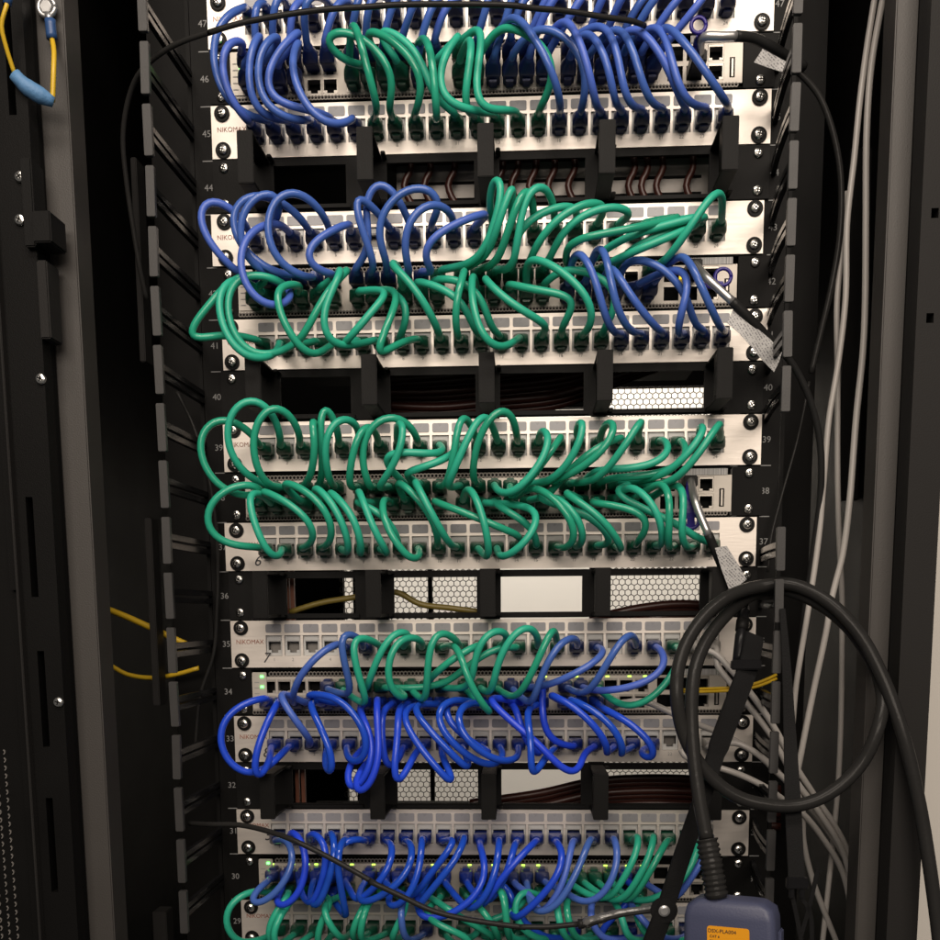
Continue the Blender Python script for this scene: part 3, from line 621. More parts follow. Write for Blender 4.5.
C('g', '39.7', '38u7', ('C2', [(180, 210), (140, 172), (110, 210), (85, 300), (65, 400), (60, 490)]), d=.08)
C('g', '39.8', '38u9', ('C2', [(275, 220), (285, 165), (315, 180), (310, 260), (280, 350), (230, 440), (180, 490)]), d=.085)
C('g', '39.9', '38u8', ('C2', [(370, 260), (340, 190), (300, 155), (240, 140), (180, 170), (130, 240), (115, 340), (130, 430), (160, 500)]), d=.075)
C('g', '39.10', '38u10', ('C2', [(495, 320), (470, 335), (400, 330), (300, 320), (215, 320), (205, 360), (250, 400)]), d=.08)
C('g', '39.11', '38u11', ('C2', [(530, 335), (500, 355), (440, 380), (360, 400), (290, 415)]), d=.075)
C('g', '39.12', '38u12', ('C2', [(605, 190), (570, 125), (550, 180), (540, 290), (520, 400), (500, 480)]), d=.08)
C('g', '39.13', '38u13', ('C2', [(700, 190), (670, 130), (630, 180), (590, 270), (550, 360), (520, 440), (490, 490)]), d=.085)
C('g', '39.14', '38u14', ('C2', [(810, 230), (806, 160), (760, 105), (700, 150), (650, 240), (620, 340), (615, 440)]), d=.085)
C('g', '39.15', '38u15', ('C3', [(270, 220), (300, 200), (325, 250), (290, 350), (220, 440), (150, 520), (90, 530), (75, 495)]), d=.085)
C('g', '39.16', '38u16', ('C3', [(370, 240), (320, 320), (250, 410), (190, 490), (130, 540)]), d=.075)
C('g', '39.17', '38u17', ('C3', [(430, 210), (460, 150), (475, 190), (450, 280), (400, 370), (330, 450)]), d=.085)
C('g', '39.18', '38u18', ('C3', [(560, 190), (610, 165), (620, 210), (580, 290), (510, 360), (430, 410), (370, 440)]), d=.085)
C('g', '39.19', '38l18', ('C3', [(650, 250), (560, 280), (480, 330), (430, 370), (380, 430)]), d=.07)
C('g', '39.20', '38u19', ('C3', [(710, 210), (745, 150), (700, 210), (640, 310), (580, 390), (520, 450)]), d=.09)
C('g', '39.21', '38u20', ('C4', [(250, 270), (290, 310), (250, 360), (150, 390), (0, 400)]), ('C3', [(520, 395)]), d=.075)
C('g', '39.22', '38u21', ('C4', [(345, 300), (360, 340), (280, 405), (150, 430), (0, 437)]), d=.065)
C('g', '39.23', '38u22', ('C4', [(400, 200), (440, 185), (430, 230), (370, 310), (290, 390), (240, 430)]), d=.085)
C('g', '39.24', '38u23', ('C4', [(490, 200), (507, 165), (470, 220), (420, 300), (360, 380), (310, 440), (250, 470)]), d=.09)
# --- unit 37
C('g', '37.1', '38l1', ('C1', [(330, 745), (200, 745), (120, 710), (80, 640), (100, 560), (170, 490), (240, 465), (320, 455), (370, 490)]), d=.075)
C('g', '37.2', '38l2', ('C1', [(430, 780), (400, 822), (360, 770), (320, 670), (290, 570), (272, 490), (330, 500)]), d=.085)
C('g', '38l3', '37.3', ('C1', [(320, 490), (400, 510), (490, 570), (560, 620), (600, 680), (570, 730)]), d=.08)
C('g', '38l4', '37.4', ('C1', [(420, 450), (500, 470), (580, 520), (640, 590), (670, 660), (655, 725)]), d=.08)
C('g', '38l5', '37.5', ('C1', [(570, 465), (630, 510), (690, 600), (730, 700), (740, 780)]), d=.08)
C('g', '38l6', '37.6', ('C1', [(640, 490), (700, 540), (760, 620), (790, 720), (790, 785)]), d=.085)
C('g', '38l7', '37.7', ('C2', [(105, 480), (130, 560), (170, 660), (220, 760), (245, 785)]), d=.085)
C('g', '38l8', '37.8', ('C2', [(60, 540), (130, 560), (230, 600), (270, 660), (290, 720)]), d=.065)
C('g', '38l9', '37.9', ('C2', [(215, 525), (200, 580), (230, 660), (290, 760), (350, 832), (382, 790)]), d=.085)
C('g', '38l10', '37.10', ('C2', [(260, 430), (320, 480), (390, 540), (440, 620), (465, 700)]), d=.07)
C('g', '38l11', '37.11', ('C2', [(350, 430), (380, 500), (430, 590), (470, 670), (510, 735)]), d=.085)
C('g', '38l12', '37.14', ('C2', [(430, 540), (530, 575), (630, 615), (740, 660), (806, 690)]), ('C3', [(190, 695)]), d=.075)
C('g', '38l13', '37.12', ('C2', [(600, 470), (640, 540), (670, 640), (690, 740), (692, 805)]), d=.085)
C('g', '38l14', '37.13', ('C3', [(260, 580), (265, 640), (220, 710), (150, 780), (95, 800)]), d=.085)
C('g', '38l15', '37.15', ('C3', [(60, 560), (150, 600), (230, 650), (262, 695)]), d=.055)
C('g', '38l16', '37.16', ('C3', [(240, 470), (310, 510), (380, 580), (430, 650), (435, 725), (390, 755)]), d=.085)
C('g', '38l17', '37.17', ('C3', [(330, 515), (400, 560), (450, 630), (480, 700), (455, 740)]), d=.075)
C('g', '38l19', '37.18', ('C3', [(230, 510), (300, 550), (480, 600), (560, 660), (600, 730)]), d=.07)
C('g', '38l20', '37.19', ('C3', [(365, 495), (450, 550), (540, 610), (600, 680), (640, 765)]), d=.085)
C('g', '38l21', '37.20', ('C3', [(470, 550), (570, 555), (680, 575), (760, 610), (770, 640), (740, 690), (710, 715)]), d=.07)
C('g', '38l22', '37.21', ('C4', [(90, 465), (150, 500), (210, 570), (235, 650), (238, 735)]), d=.085)
C('g', '38l23', '37.22', ('C4', [(250, 450), (270, 540), (265, 650), (257, 750)]), d=.09)
C('g', '38l24', '37.23', ('C4', [(320, 450), (335, 540), (320, 640), (310, 735), (340, 755)]), d=.085)
C('g', '38u24', '37.24', ('C4', [(0, 490), (80, 540), (170, 590), (260, 620), (340, 670), (400, 720)]), d=.06)
# --- unit 35
C('b', '35.5', '34l3', ('D1', [(600, 185), (530, 220), (470, 280), (420, 340), (395, 410)]), d=.075)
C('b', '35.6', '34u5', ('D1', [(700, 175), (660, 140), (615, 128), (598, 160), (620, 260), (645, 370), (665, 430)]), d=.08)
C('g', '35.7', '34u6', ('D2', [(140, 190), (90, 165), (40, 145), (20, 170), (35, 240), (60, 340), (90, 430), (105, 480)]), d=.085)
C('g', '35.8', '34u7', ('D2', [(300, 150), (240, 115), (200, 150), (160, 230), (120, 320), (100, 400)]), d=.08)
C('g', '35.9', '34u9', ('D2', [(350, 180), (290, 145), (240, 160), (200, 230), (180, 320), (195, 400), (240, 450), (290, 440)]), d=.085)
C('g', '35.11', '34u10', ('D2', [(500, 180), (450, 130), (410, 125), (380, 190), (370, 300), (365, 400), (365, 465)]), d=.085)
C('g', '35.12', '34u11', ('D2', [(610, 195), (580, 205), (500, 250), (430, 300), (385, 345)]), d=.075)
C('g', '35.10', '34u13', ('D2', [(500, 200), (520, 250), (540, 330), (580, 420), (630, 490), (670, 522)]), d=.085)
C('g', '35.13', '34u12', ('D2', [(740, 160), (700, 110), (640, 130), (600, 190), (575, 290), (565, 390)]), d=.085)
C('g', '35.15', '34u14', ('D3', [(215, 170), (200, 110), (160, 100), (100, 150), (50, 240), (20, 330), (10, 425)]), d=.085)
C('g', '35.14', '34u8', ('D2', [(700, 200), (620, 240), (520, 320), (450, 380)]), d=.045)
C('g', '35.16', '34u15', ('D3', [(295, 160), (288, 100), (250, 190), (200, 300), (150, 400), (120, 445)]), d=.09)
C('b', '35.17', '34u16', ('D3', [(390, 170), (365, 148), (320, 170), (270, 250), (230, 330), (200, 430), (190, 480)]), d=.085)
C('b', '35.18', '34u17', ('D3', [(520, 230), (480, 280), (400, 320), (320, 360), (255, 385)]), d=.075)
C('b', '35.20', '34u19', ('D3', [(648, 160), (630, 132), (605, 155), (560, 220), (510, 310), (460, 390), (430, 430)]), d=.085)
C('b', '35.21', '34u20', ('D3', [(770, 230), (805, 280), (780, 330), (700, 370), (600, 400), (480, 408)]), d=.08)
C('g', '35.22', '34u21', ('D4', [(325, 230), (300, 310), (240, 390), (170, 460), (90, 490), (30, 470)]), d=.07)
# --- unit 33
C('v', '34l1', '33.2', ('D1', [(300, 430), (200, 450), (110, 495), (60, 580), (70, 680), (130, 760), (200, 795), (270, 770), (340, 690)]), d=.08)
C('v', '34l2', '33.1', ('D1', [(330, 450), (280, 540), (240, 640), (215, 740), (218, 820), (255, 800), (290, 720)]), d=.09)
C('b', '34l4', '33.3', ('D1', [(320, 408), (370, 490), (420, 560), (470, 620)]), d=.085)
C('v', '34l5', '33.4', ('D1', [(455, 450), (500, 530), (540, 620), (578, 720), (575, 792), (545, 790), (535, 730)]), d=.085)
C('v', '34l6', '33.5', ('D1', [(430, 425), (560, 420), (620, 450), (680, 520), (730, 610), (735, 690), (690, 750), (640, 720)]), d=.08)
C('v', '34l7', '33.6', ('D2', [(60, 500), (110, 580), (135, 660), (110, 760), (60, 850), (20, 880), (-5, 800), (20, 730)]), d=.08)
C('v', '34l8', '33.7', ('D2', [(145, 430), (140, 530), (155, 640), (150, 740), (110, 840), (60, 893), (30, 850), (60, 770)]), d=.09)
C('v', '34l9', '33.8', ('D2', [(160, 480), (165, 590), (170, 690), (190, 780), (240, 720)]), d=.07)
C('v', '34l10', '33.9', ('D2', [(235, 480), (240, 590), (225, 700), (213, 800), (230, 857), (270, 780), (310, 690)]), d=.09)
C('v', '34l11', '33.10', ('D2', [(250, 490), (290, 600), (370, 700), (440, 790), (497, 852), (490, 800), (440, 720)]), d=.085)
C('v', '34l12', '33.11', ('D2', [(290, 470), (350, 550), (430, 640), (500, 710), (570, 785), (550, 710)]), d=.08)
C('v', '34l13', '33.12', ('D2', [(460, 445), (425, 470), (440, 530), (520, 600), (600, 660), (665, 705), (650, 680)]), d=.07)
C('v', '34l14', '33.13', ('D2', [(500, 440), (420, 450), (400, 500), (420, 570), (500, 660), (580, 720), (670, 758), (715, 710)]), d=.08)
C('v', '34l15', '33.14', ('D2', [(540, 460), (490, 490), (490, 550), (540, 630), (620, 690), (700, 732), (770, 720)]), d=.09)
C('v', '34l16', '33.15', ('D3', [(120, 470), (140, 600), (200, 690), (240, 720), (225, 680)]), d=.06)
C('v', '34l17', '33.18', ('D2', [(625, 430), (690, 490), (770, 570)]), ('D3', [(190, 615), (260, 690), (320, 760), (380, 803), (418, 770), (405, 690)]), d=.08)
C('v', '34l18', '33.16', ('D3', [(155, 490), (175, 560), (187, 660), (180, 760), (180, 827), (210, 770), (250, 700)]), d=.09)
C('v', '34u18', '33.17', ('D3', [(240, 430), (230, 560), (280, 650)]), d=.05)
C('v', '34l19', '33.19', ('D3', [(250, 415), (340, 450), (430, 520), (500, 600), (545, 670), (510, 695)]), d=.085)
C('v', '34l20', '33.20', ('D3', [(340, 440), (450, 480), (540, 550), (600, 640), (607, 710), (570, 695)]), d=.085)
C('v', '34l21', '33.21', ('D3', [(510, 490), (600, 530), (690, 600), (757, 680), (750, 735), (700, 720), (660, 680)]), d=.085)
# --- unit 31
C('b', '31.1', '30u1', ('E1', [(435, 310), (468, 370), (460, 460), (400, 560), (320, 640), (240, 670), (205, 640), (250, 580), (330, 530)]), d=.08)
C('v', '31.2', '30u2', ('E1', [(445, 262), (490, 280), (525, 350), (535, 450), (500, 580), (440, 660), (370, 675), (345, 640), (400, 590)]), d=.085)
C('v', '31.3', '30u3', ('E1', [(545, 272), (600, 270), (640, 330), (640, 420), (600, 560), (560, 670), (520, 650)]), d=.08)
C('v', '31.4', '30u4', ('E1', [(660, 262), (685, 330), (675, 420), (630, 570), (580, 690), (540, 640)]), d=.085)
C('v', '31.5', '30l5', ('E1', [(740, 300), (700, 300), (690, 370), (690, 460), (710, 570), (730, 680), (752, 735)]), d=.085)
C('v', '31.6', '30u5', ('E1', [(830, 310), (720, 300), (665, 380), (640, 500), (600, 600)]), d=.07)
C('v', '31.7', '30u6', ('E2', [(250, 330), (262, 380), (240, 450), (180, 540), (100, 610), (50, 660), (40, 590)]), d=.08)
C('v', '31.8', '30u7', ('E2', [(345, 325), (367, 390), (330, 490), (250, 570), (150, 630), (60, 655), (70, 590)]), d=.085)
C('v', '31.9', '30u9', ('E2', [(400, 300), (400, 400), (375, 530), (320, 640), (240, 690), (205, 665), (230, 600)]), d=.085)
C('v', '31.10', '30u8', ('E2', [(550, 310), (595, 290), (550, 360), (470, 460), (400, 550), (350, 630)]), d=.075)
C('v', '31.11', '30u11', ('E2', [(630, 285), (610, 370), (540, 470), (460, 560), (400, 640), (360, 690)]), d=.085)
C('v', '31.12', '30u10', ('E2', [(710, 370), (742, 450), (735, 530), (680, 620), (580, 690), (470, 737), (380, 730), (355, 690), (400, 620)]), d=.08)
C('v', '31.13', '30u12', ('E2', [(805, 310), (800, 420), (770, 540), (720, 640), (655, 700), (640, 680)]), d=.085)
C('v', '31.14', '30u13', ('E2', [(885, 330), (870, 420), (830, 520), (780, 620), (730, 660)]), d=.075)
C('v', '31.15', '30u14', ('E3', [(240, 315), (180, 380), (110, 450), (40, 540), (-10, 630), (-60, 680)]), d=.085)
C('v', '31.16', '30l16', ('E3', [(350, 325), (397, 375), (385, 440), (330, 540), (240, 640), (150, 720), (115, 745)]), d=.085)
C('b', '31.17', '30u16', ('E3', [(430, 310), (415, 400), (390, 520), (340, 630), (280, 700), (230, 720), (265, 650)]), d=.08)
C('b', '31.18', '30u17', ('E3', [(520, 300), (490, 400), (430, 530), (370, 640), (310, 700), (220, 712), (210, 660)]), d=.085)
C('b', '31.19', '30u18', ('E3', [(645, 295), (673, 360), (662, 470), (610, 590), (540, 660), (470, 660), (425, 600)]), d=.085)
C('g', '31.20', '30u19', ('E3', [(775, 282), (782, 350), (730, 460), (670, 560), (610, 640)]), d=.08)
C('g', '31.21', '30u20', ('E3', [(855, 282), (852, 360), (800, 470), (740, 570), (680, 650)]), d=.085)
C('g', '31.22', '30u21', ('E3', [(922, 312), (885, 390), (830, 490), (770, 580), (720, 650)]), d=.085)
C('g', '31.23', '30u22', ('E4', [(360, 310), (355, 390), (310, 470), (270, 540), (150, 615), (60, 650), (0, 640)]), d=.07)
C('b', '31.24', '30u24', ('E4', [(415, 330), (375, 440), (320, 510), (265, 580), (250, 640)]), d=.065)
# --- unit 29
C('g', '30l1', '29.1', ('E1', [(280, 570), (180, 590), (110, 650), (83, 720), (120, 800), (180, 860)]), d=.08)
C('g', '30l2', '29.2', ('E1', [(450, 580), (400, 650), (345, 720), (315, 800), (350, 880)]), d=.08)
C('g', '30l3', '29.3', ('E1', [(430, 650), (380, 730), (335, 830), (400, 900)]), d=.085)
C('g', '30l4', '29.4', ('E1', [(680, 620), (620, 700), (580, 800), (590, 900)]), d=.075)
C('g', '30l6', '29.5', ('E1', [(600, 660), (640, 740), (700, 830)]), d=.085)
C('g', '30l7', '29.6', ('E1', [(840, 650), (790, 720), (760, 830)]), d=.085)
C('g', '30l8', '29.7', ('E2', [(110, 650), (90, 740), (70, 840)]), d=.09)
C('g', '30l9', '29.8', ('E2', [(330, 650), (280, 750), (230, 840)]), d=.08)
C('b', '30l10', '29.9', ('E2', [(290, 640), (290, 720), (310, 840)]), d=.085)
C('g', '30l11', '29.12', ('E2', [(460, 620), (520, 660), (600, 720), (720, 780), (800, 830)]), d=.07)
C('g', '30l12', '29.10', ('E2', [(400, 700), (460, 745), (560, 790), (680, 830), (640, 900)]), d=.085)
C('g', '30l13', '29.13', ('E2', [(700, 660), (770, 740), (800, 830)]), d=.08)
C('g', '30l14', '29.14', ('E2', [(820, 560), (840, 680), (850, 830)]), d=.085)
C('g', '30l15', '29.15', ('E3', [(70, 570), (85, 680), (95, 830)]), d=.08)
C('g', '30l17', '29.11', ('E3', [(160, 660), (60, 740), (0, 700), (-60, 740), (-70, 840)]), d=.06)
C('g', '30l18', '29.16', ('E3', [(160, 560), (110, 700), (170, 790), (260, 840)]), d=.06)
C('g', '30l19', '29.18', ('E3', [(340, 640), (360, 720), (385, 830)]), d=.085)
C('g', '30l20', '29.19', ('E3', [(385, 640), (415, 740), (435, 830)]), d=.085)
C('b', '30l21', '29.21', ('E3', [(520, 680), (530, 770), (590, 836)]), d=.08)
C('g', '30l22', '29.22', ('E3', [(690, 700), (700, 770), (715, 836)]), d=.08)
C('b', '30l23', '29.23', ('E3', [(760, 690), (830, 770), (900, 830)]), d=.08)
C('g', '30l24', '29.24', ('E4', [(20, 700), (60, 770), (100, 840)]), d=.075)
C('v', '30u15', '29.17', ('E3', [(130, 560), (100, 640), (200, 760), (260, 830)]), d=.05)
C('v', '30u23', '29.20', ('E3', [(800, 560), (720, 640), (600, 760), (540, 830)]), d=.05)
used = {e for c in cables for e in (c[1], c[2])}
for i in range(2, 25):                       # unit 47: plain short cables down to the switch
    e = next((f'46{r}{k}' for k in sorted(range(1, 25), key=lambda k: abs(k - i)) for r in 'ul' if f'46{r}{k}' not in used), None)
    used.add(e)
    x0, z0 = port_xz(47, i); x1, z1 = sw_xz(46, e[2], int(e[3:]))
    pts = [((x0 * .75 + x1 * .25) + random.uniform(-.004, .004), -random.uniform(.048, .06), z0 - .004), ((x0 + x1) / 2 + random.uniform(-.005, .005), -random.uniform(.05, .068), (z0 + z1) / 2 + .004)]
    cables.append(['b', f'47.{i}', e, pts, 'raw'])
ordn = ['first', 'second', 'third', 'fourth', 'fifth', 'sixth', 'seventh', 'eighth', 'ninth', 'tenth', 'eleventh', 'twelfth']
cname = {'b': 'blue', 'v': 'vivid blue', 'g': 'green', 'w': 'grey'}
cmat = {'b': 'blue', 'v': 'vivid', 'g': 'green', 'w': 'greycab'}
def end_of(tok):
    if '.' in tok:
        u, i = tok.split('.'); u, i = int(u), int(i); x, z = port_xz(u, i); return Vector((x, -0.0006, z - 0.0018)), 1
    u, row, c = int(tok[:2]), tok[2], int(tok[3:]); x, z = sw_xz(u, row, c); return Vector((x, SWF - 0.0002, z)), -1 if row == 'u' else 1
seen = set(); paths = []
BL = 0.029
for ci, (c, a, e, segs, d) in enumerate(cables):
    assert a not in seen and e not in seen, (a, e); seen |= {a, e}
    pa, fa = end_of(a); pe, fe = end_of(e)
    if d == 'raw': mid = [Vector(p) for p in segs]
    else:
        P = [px(r, p) for r, pts in segs for p in pts]; n = len(P); dm = d or 0.072
        mid = []
        for k, p in enumerate(P):
            f = (k + 1) / (n + 1); w_ = math.sin(math.pi * f) ** 0.5
            mid.append(unproj(p[0], p[1], 0.036 + (dm - 0.036) * w_))
    # plugs tilt a little towards where the cord goes
    def bootdir(p, q):
        v = q - p; v.y = 0; t = min(0.42, v.length * 8); v = v.normalized() * t if v.length > 1e-6 else v
        return Vector((v.x, -1, v.z)).normalized()
    ba = bootdir(pa, mid[0]); be = bootdir(pe, mid[-1])
    def boot_end(p, bd): return p + Vector((0, -0.0126, 0)) + bd * 0.0172
    A, E_ = boot_end(pa, ba), boot_end(pe, be)
    path = catmull([A - ba * 0.003, A + ba * 0.005] + mid + [E_ + be * 0.005, E_ - be * 0.003], 0.0045)
    paths.append([np.array([tuple(q) for q in path]), (pa, fa, ba), (pe, fe, be)])
# push cords apart in depth where they would run through each other
cam_np = np.array(tuple(CAM)); RAD = 0.00315
for it in range(16):
    allp = np.concatenate([p[0] for p in paths]); cid = np.concatenate([np.full(len(p[0]), k) for k, p in enumerate(paths)])
    kd = kdtree.KDTree(len(allp))
    for k, q in enumerate(allp): kd.insert(q, k)
    kd.balance(); sh = np.zeros(len(allp))
    for k, q in enumerate(allp):
        for co, j, dist in kd.find_range(q, 2 * RAD):
            if cid[j] != cid[k]:
                dy = q[1] - allp[j][1]; s = 1 if (dy > 0 or (dy == 0 and cid[k] > cid[j])) else -1
                sh[k] += s * (2 * RAD - dist) * 0.35
    sh = np.clip(sh, -0.003, 0.003); o_ = 0
    for k, p in enumerate(paths):
        n = len(p[0]); s = sh[o_:o_ + n].copy(); o_ += n
        ramp = np.minimum(1, np.minimum(np.arange(n), np.arange(n)[::-1]) / 6.0); ramp[:3] = 0; ramp[-3:] = 0
        for _ in range(5): s = np.convolve(np.pad(s, 2, mode='edge'), [.1, .2, .4, .2, .1], 'valid')
        s *= ramp; q = p[0]; v = q - cam_np; v /= np.linalg.norm(v, axis=1)[:, None]
        q = q + v * (s / v[:, 1])[:, None]
        lim = q[:, 1] > -0.016; q[lim, 1] = np.where(ramp[lim] > 0.5, -0.016, q[lim, 1])
        for _ in range(1):
            q2 = q.copy(); q2[3:-3] = 0.25 * q[2:-4] + 0.5 * q[3:-3] + 0.25 * q[4:-2]; q = q2
        p[0] = q
def add_plug(root, c, p, flip, bd):
    pl = obj('plug', PLUG[c], root, p)
    if flip < 0: pl.rotation_euler = (0, math.pi, 0)
    bo = obj('boot', BOOT[c], pl)
    if flip < 0: bd = Vector((-bd.x, bd.y, -bd.z))
    piv = Vector((0, -0.0126, 0)); rot = Vector((0, -1, 0)).rotation_difference(bd)
    bo.rotation_mode = 'QUATERNION'; bo.rotation_quaternion = rot
    off = piv - rot @ piv; bo.location = off
    return pl
for (c, a, e, segs, d), (pth, (pa, fa, ba), (pe, fe, be)) in zip(cables, paths):
    tok = e if '.' in e else a
    if '47.' in (a + ' ') and '.' in a and a.startswith('47'): tok = a
    u, i = tok.split('.'); i = int(i)
    where = f'{ordn[i - 1]} port from left' if i <= 12 else ('rightmost port' if i == 24 else f'{ordn[24 - i]} port from right')
    if i == 1: where = 'leftmost port'
    k_ = PU.index(int(u)); pan = ['topmost panel', 'second panel from top', 'third panel from top', 'fourth panel from top', 'fifth panel from top', 'fifth panel from bottom', 'fourth panel from bottom', 'third panel from bottom', 'second panel from bottom', 'lowest panel'][k_]
    root = thing('patch_cable', f'{cname[c]} cable in {where}, {pan}', 'patch cable', tuple(pa), f'patch cables of the {pan}')
    rel = pth - np.array(tuple(pa))
    obj('cord', tube_mesh(rel, RAD, cmat[c], 10), root)
    add_plug(root, c, (0, 0, 0), fa, ba); add_plug(root, c, tuple(pe - pa), fe, be)

# ------------------------------------------------------------------ finger ducts beside the rails
def finger_duct(label, side, tipc, d, X_tip, X_base, tipw, tiph):
    root = thing('finger_duct', label, 'cable duct', (X_base, 0, uz(26)))
    def part(name, me): return obj(name, me, root, (-X_base, 0, -uz(26)))
    zs = [c for c in tipc]
    part('duct_spine', MB().box(X_base - 0.004, X_base + 0.004, 0.004, 0.012, ZB, ZT).mesh('duct_spine', 'black', bevel=0.001))
    tm = MB(); tm.prism(rrect(-tipw / 2, tipw / 2, -tiph / 2, tiph / 2, 0.001), -0.0012, 0.0035); tm = tm.mesh('finger_tip', 'tip', bevel=0.0005)
    bx = X_base - X_tip
    am = MB()
    for zz in (0.0035, -0.0035):
        rings = []
        for t in np.linspace(0, 1, 7):
            x = bx * (t ** 1.6); y = t * (d + 0.004) + 0.0036; w, h = 0.0021, 0.0024
            rings.append([(x - w, y, zz - h), (x + w, y, zz - h), (x + w, y, zz + h), (x - w, y, zz + h)])
        am.loft(rings)
    am = am.mesh('finger_arm', 'gloss', bevel=0.0003)
    for z in zs:
        f = part('finger', tm); f.location = (X_tip - X_base, -d, z - uz(26)); f.rotation_euler = (0, math.radians(random.uniform(-1.2, 1.2)), 0)
        obj('finger_arm', am, f)
dL = 0.115
zt0, zt1 = unproj(145, 68, dL).z, unproj(181, 912, dL).z; stp = (zt1 - zt0) / 15
finger_duct('black finger duct standing left of the rack rails, grey finger tips in a column', -1, [zt0 + stp * k for k in range(-1, 16)], dL, unproj(145, 68, dL).x, X(192, 130, 0.0), 0.0068, abs(stp) * 0.84)
zr0, zr1 = unproj(798, 48.5, dL).z, unproj(777, 652, dL).z; sr = (zr1 - zr0) / 11
finger_duct('black finger duct standing right of the rack rails, some fingers broken off', 1, [zr0 + sr * k for k in range(-1, 17) if k not in (7, 8)], dL, unproj(797, 48, dL).x, X(776, 130, 0.0), 0.0068, abs(sr) * 0.84)

# ------------------------------------------------------------------ loose cables and straps
def cable(name, label, cat, segs, d, r, m, group=None, pre=(), post=(), n=10):
    pts = [Vector(p) for p in pre] + pixpath(segs, d) + [Vector(p) for p in post]
    path = catmull(pts, 0.005); o0 = path[len(path) // 2].copy()
    root = thing(name, label, cat, tuple(o0), group)
    obj('cord', tube_mesh([p - o0 for p in path], r, m, n), root)
    return root, o0, path
def plain(name, label, cat, *a, **k):
    pts = pixpath(a[0], a[1]); path = catmull(pts, 0.005); o0 = path[0].copy()
    o = obj(name, tube_mesh([p - o0 for p in path], a[2], a[3], 10, name), None, tuple(o0)); tag(o, label, cat, k.get('group')); return o
plain('white_cable', 'white network cable with printed jacket, second from right at the top right', 'cable', [('R1', [(487, -20), (460, 150), (440, 300), (420, 500), (398, 700), (393, 940)]), ('R2', [(345, 200), (320, 350), (305, 530), (290, 700)]), ('R3', [(415, 130), (400, 220), (385, 320), (378, 400), (370, 470)])], [.01, .03, .03, .02], 0.0026, 'greycab', group='white cables at the right')
plain('white_cable', 'white network cable emerging beside the printed one and running straight down', 'cable', [('R1', [(400, 600), (385, 760), (367, 940)]), ('R2', [(345, 200), (345, 500), (350, 700), (358, 850)]), ('R3', [(500, 150), (497, 400), (490, 560), (478, 690), (450, 960)])], [.015, .01, .0, -.01], 0.0026, 'greycab', group='white cables at the right')
plain('white_cable', 'white network cable farthest right, bending left behind the big coil', 'cable', [('R1', [(513, -20), (475, 200), (460, 400), (457, 700), (455, 940)]), ('R2', [(420, 150), (400, 350), (380, 600), (360, 750), (330, 870)]), ('R3', [(460, 180), (430, 320), (400, 470), (385, 560), (392, 700)])], [.01, .03, .05, .05, .03], 0.0028, 'greycab', group='white cables at the right')
# grey cables leaving the right ends of the lower panels
GREY = [('35.23', 'grey network cable from second port from right of the handwritten seven panel', [('D4', [(470, 240), (540, 310), (620, 405), (720, 545)]), ('R3', [(385, 510), (430, 580), (500, 690), (530, 780), (530, 960)])], .05),
        ('35.24', 'grey network cable from rightmost port of the handwritten seven panel', [('D4', [(480, 290), (530, 360), (610, 460), (720, 605)]), ('R3', [(385, 545), (440, 620), (505, 730), (525, 840), (520, 960)])], .045),
        ('33.23', 'pale grey network cable from the jack below the vivid blue loop at right', [('D4', [(320, 680), (400, 735), (500, 755), (600, 790), (700, 840), (770, 890)]), ('R3', [(400, 625), (450, 685), (500, 770), (520, 860), (517, 960)])], .055),
        ('33.24', 'grey network cable from rightmost jack of the vivid blue panel', [('D4', [(440, 660), (560, 640), (660, 690), (720, 745)]), ('R3', [(395, 590), (405, 700), (430, 800), (492, 960)])], .05)]
for tok, lab, segs, d in GREY:
    pa, fl = end_of(tok); pts = pixpath(segs, [.04, d, d, .03, .0, -.01]); bd = bootdir(pa, pts[0]); A = boot_end(pa, bd)
    root = thing('grey_cable', lab, 'cable', tuple(pa), 'grey cables at the lower right')
    path = catmull([A - bd * .003, A + bd * .005] + pts, .005)
    obj('cord', tube_mesh([p - pa for p in path], 0.0028, 'greycab', 10), root); add_plug(root, 'w', (0, 0, 0), fl, bd)
pa, fl = end_of('34l22'); pts = pixpath([('D4', [(140, 452), (200, 470), (290, 512), (400, 560), (480, 590), (560, 630), (660, 690), (730, 745)]), ('R3', [(380, 570), (450, 650), (520, 770), (528, 960)])], [.045, .05, .04, .02, -.01])
bd = bootdir(pa, pts[0]); A = boot_end(pa, bd); root = thing('grey_cable', 'grey network cable from the switch, crossing under the big black coil', 'cable', tuple(pa), 'grey cables at the lower right')
obj('cord', tube_mesh([p - pa for p in catmull([A - bd * .003, A + bd * .005] + pts, .005)], 0.0028, 'greycab', 10), root); add_plug(root, 'w', (0, 0, 0), fl, bd)
# yellow fibre pairs
plain('yellow_fibre', 'upper yellow fibre leaving the switch behind the coil at right', 'fibre cable', [('D4', [(330, 402), (430, 398), (510, 394), (620, 382), (680, 364), (745, 335)])], [.01, .035, .04, .03], .0014, 'yellow', group='yellow fibres at right')
plain('yellow_fibre', 'lower yellow fibre leaving the switch behind the coil at right', 'fibre cable', [('D4', [(330, 412), (430, 411), (510, 407), (620, 396), (680, 380), (745, 352)])], [.01, .036, .041, .03], .0014, 'yellow', group='yellow fibres at right')
plain('yellow_fibre', 'upper yellow fibre at left, sloping down behind the finger duct', 'fibre cable', [('L3', [(298, 25), (370, 55), (450, 92), (520, 125)])], [-.02, -.01], .0030, 'yellow', group='yellow fibres at left')
plain('yellow_fibre', 'lower sagging yellow fibre at left behind the finger duct', 'fibre cable', [('L3', [(305, 180), (350, 205), (420, 215), (490, 205), (550, 188)])], [-.02, -.01], .0022, 'yellow', group='yellow fibres at left')
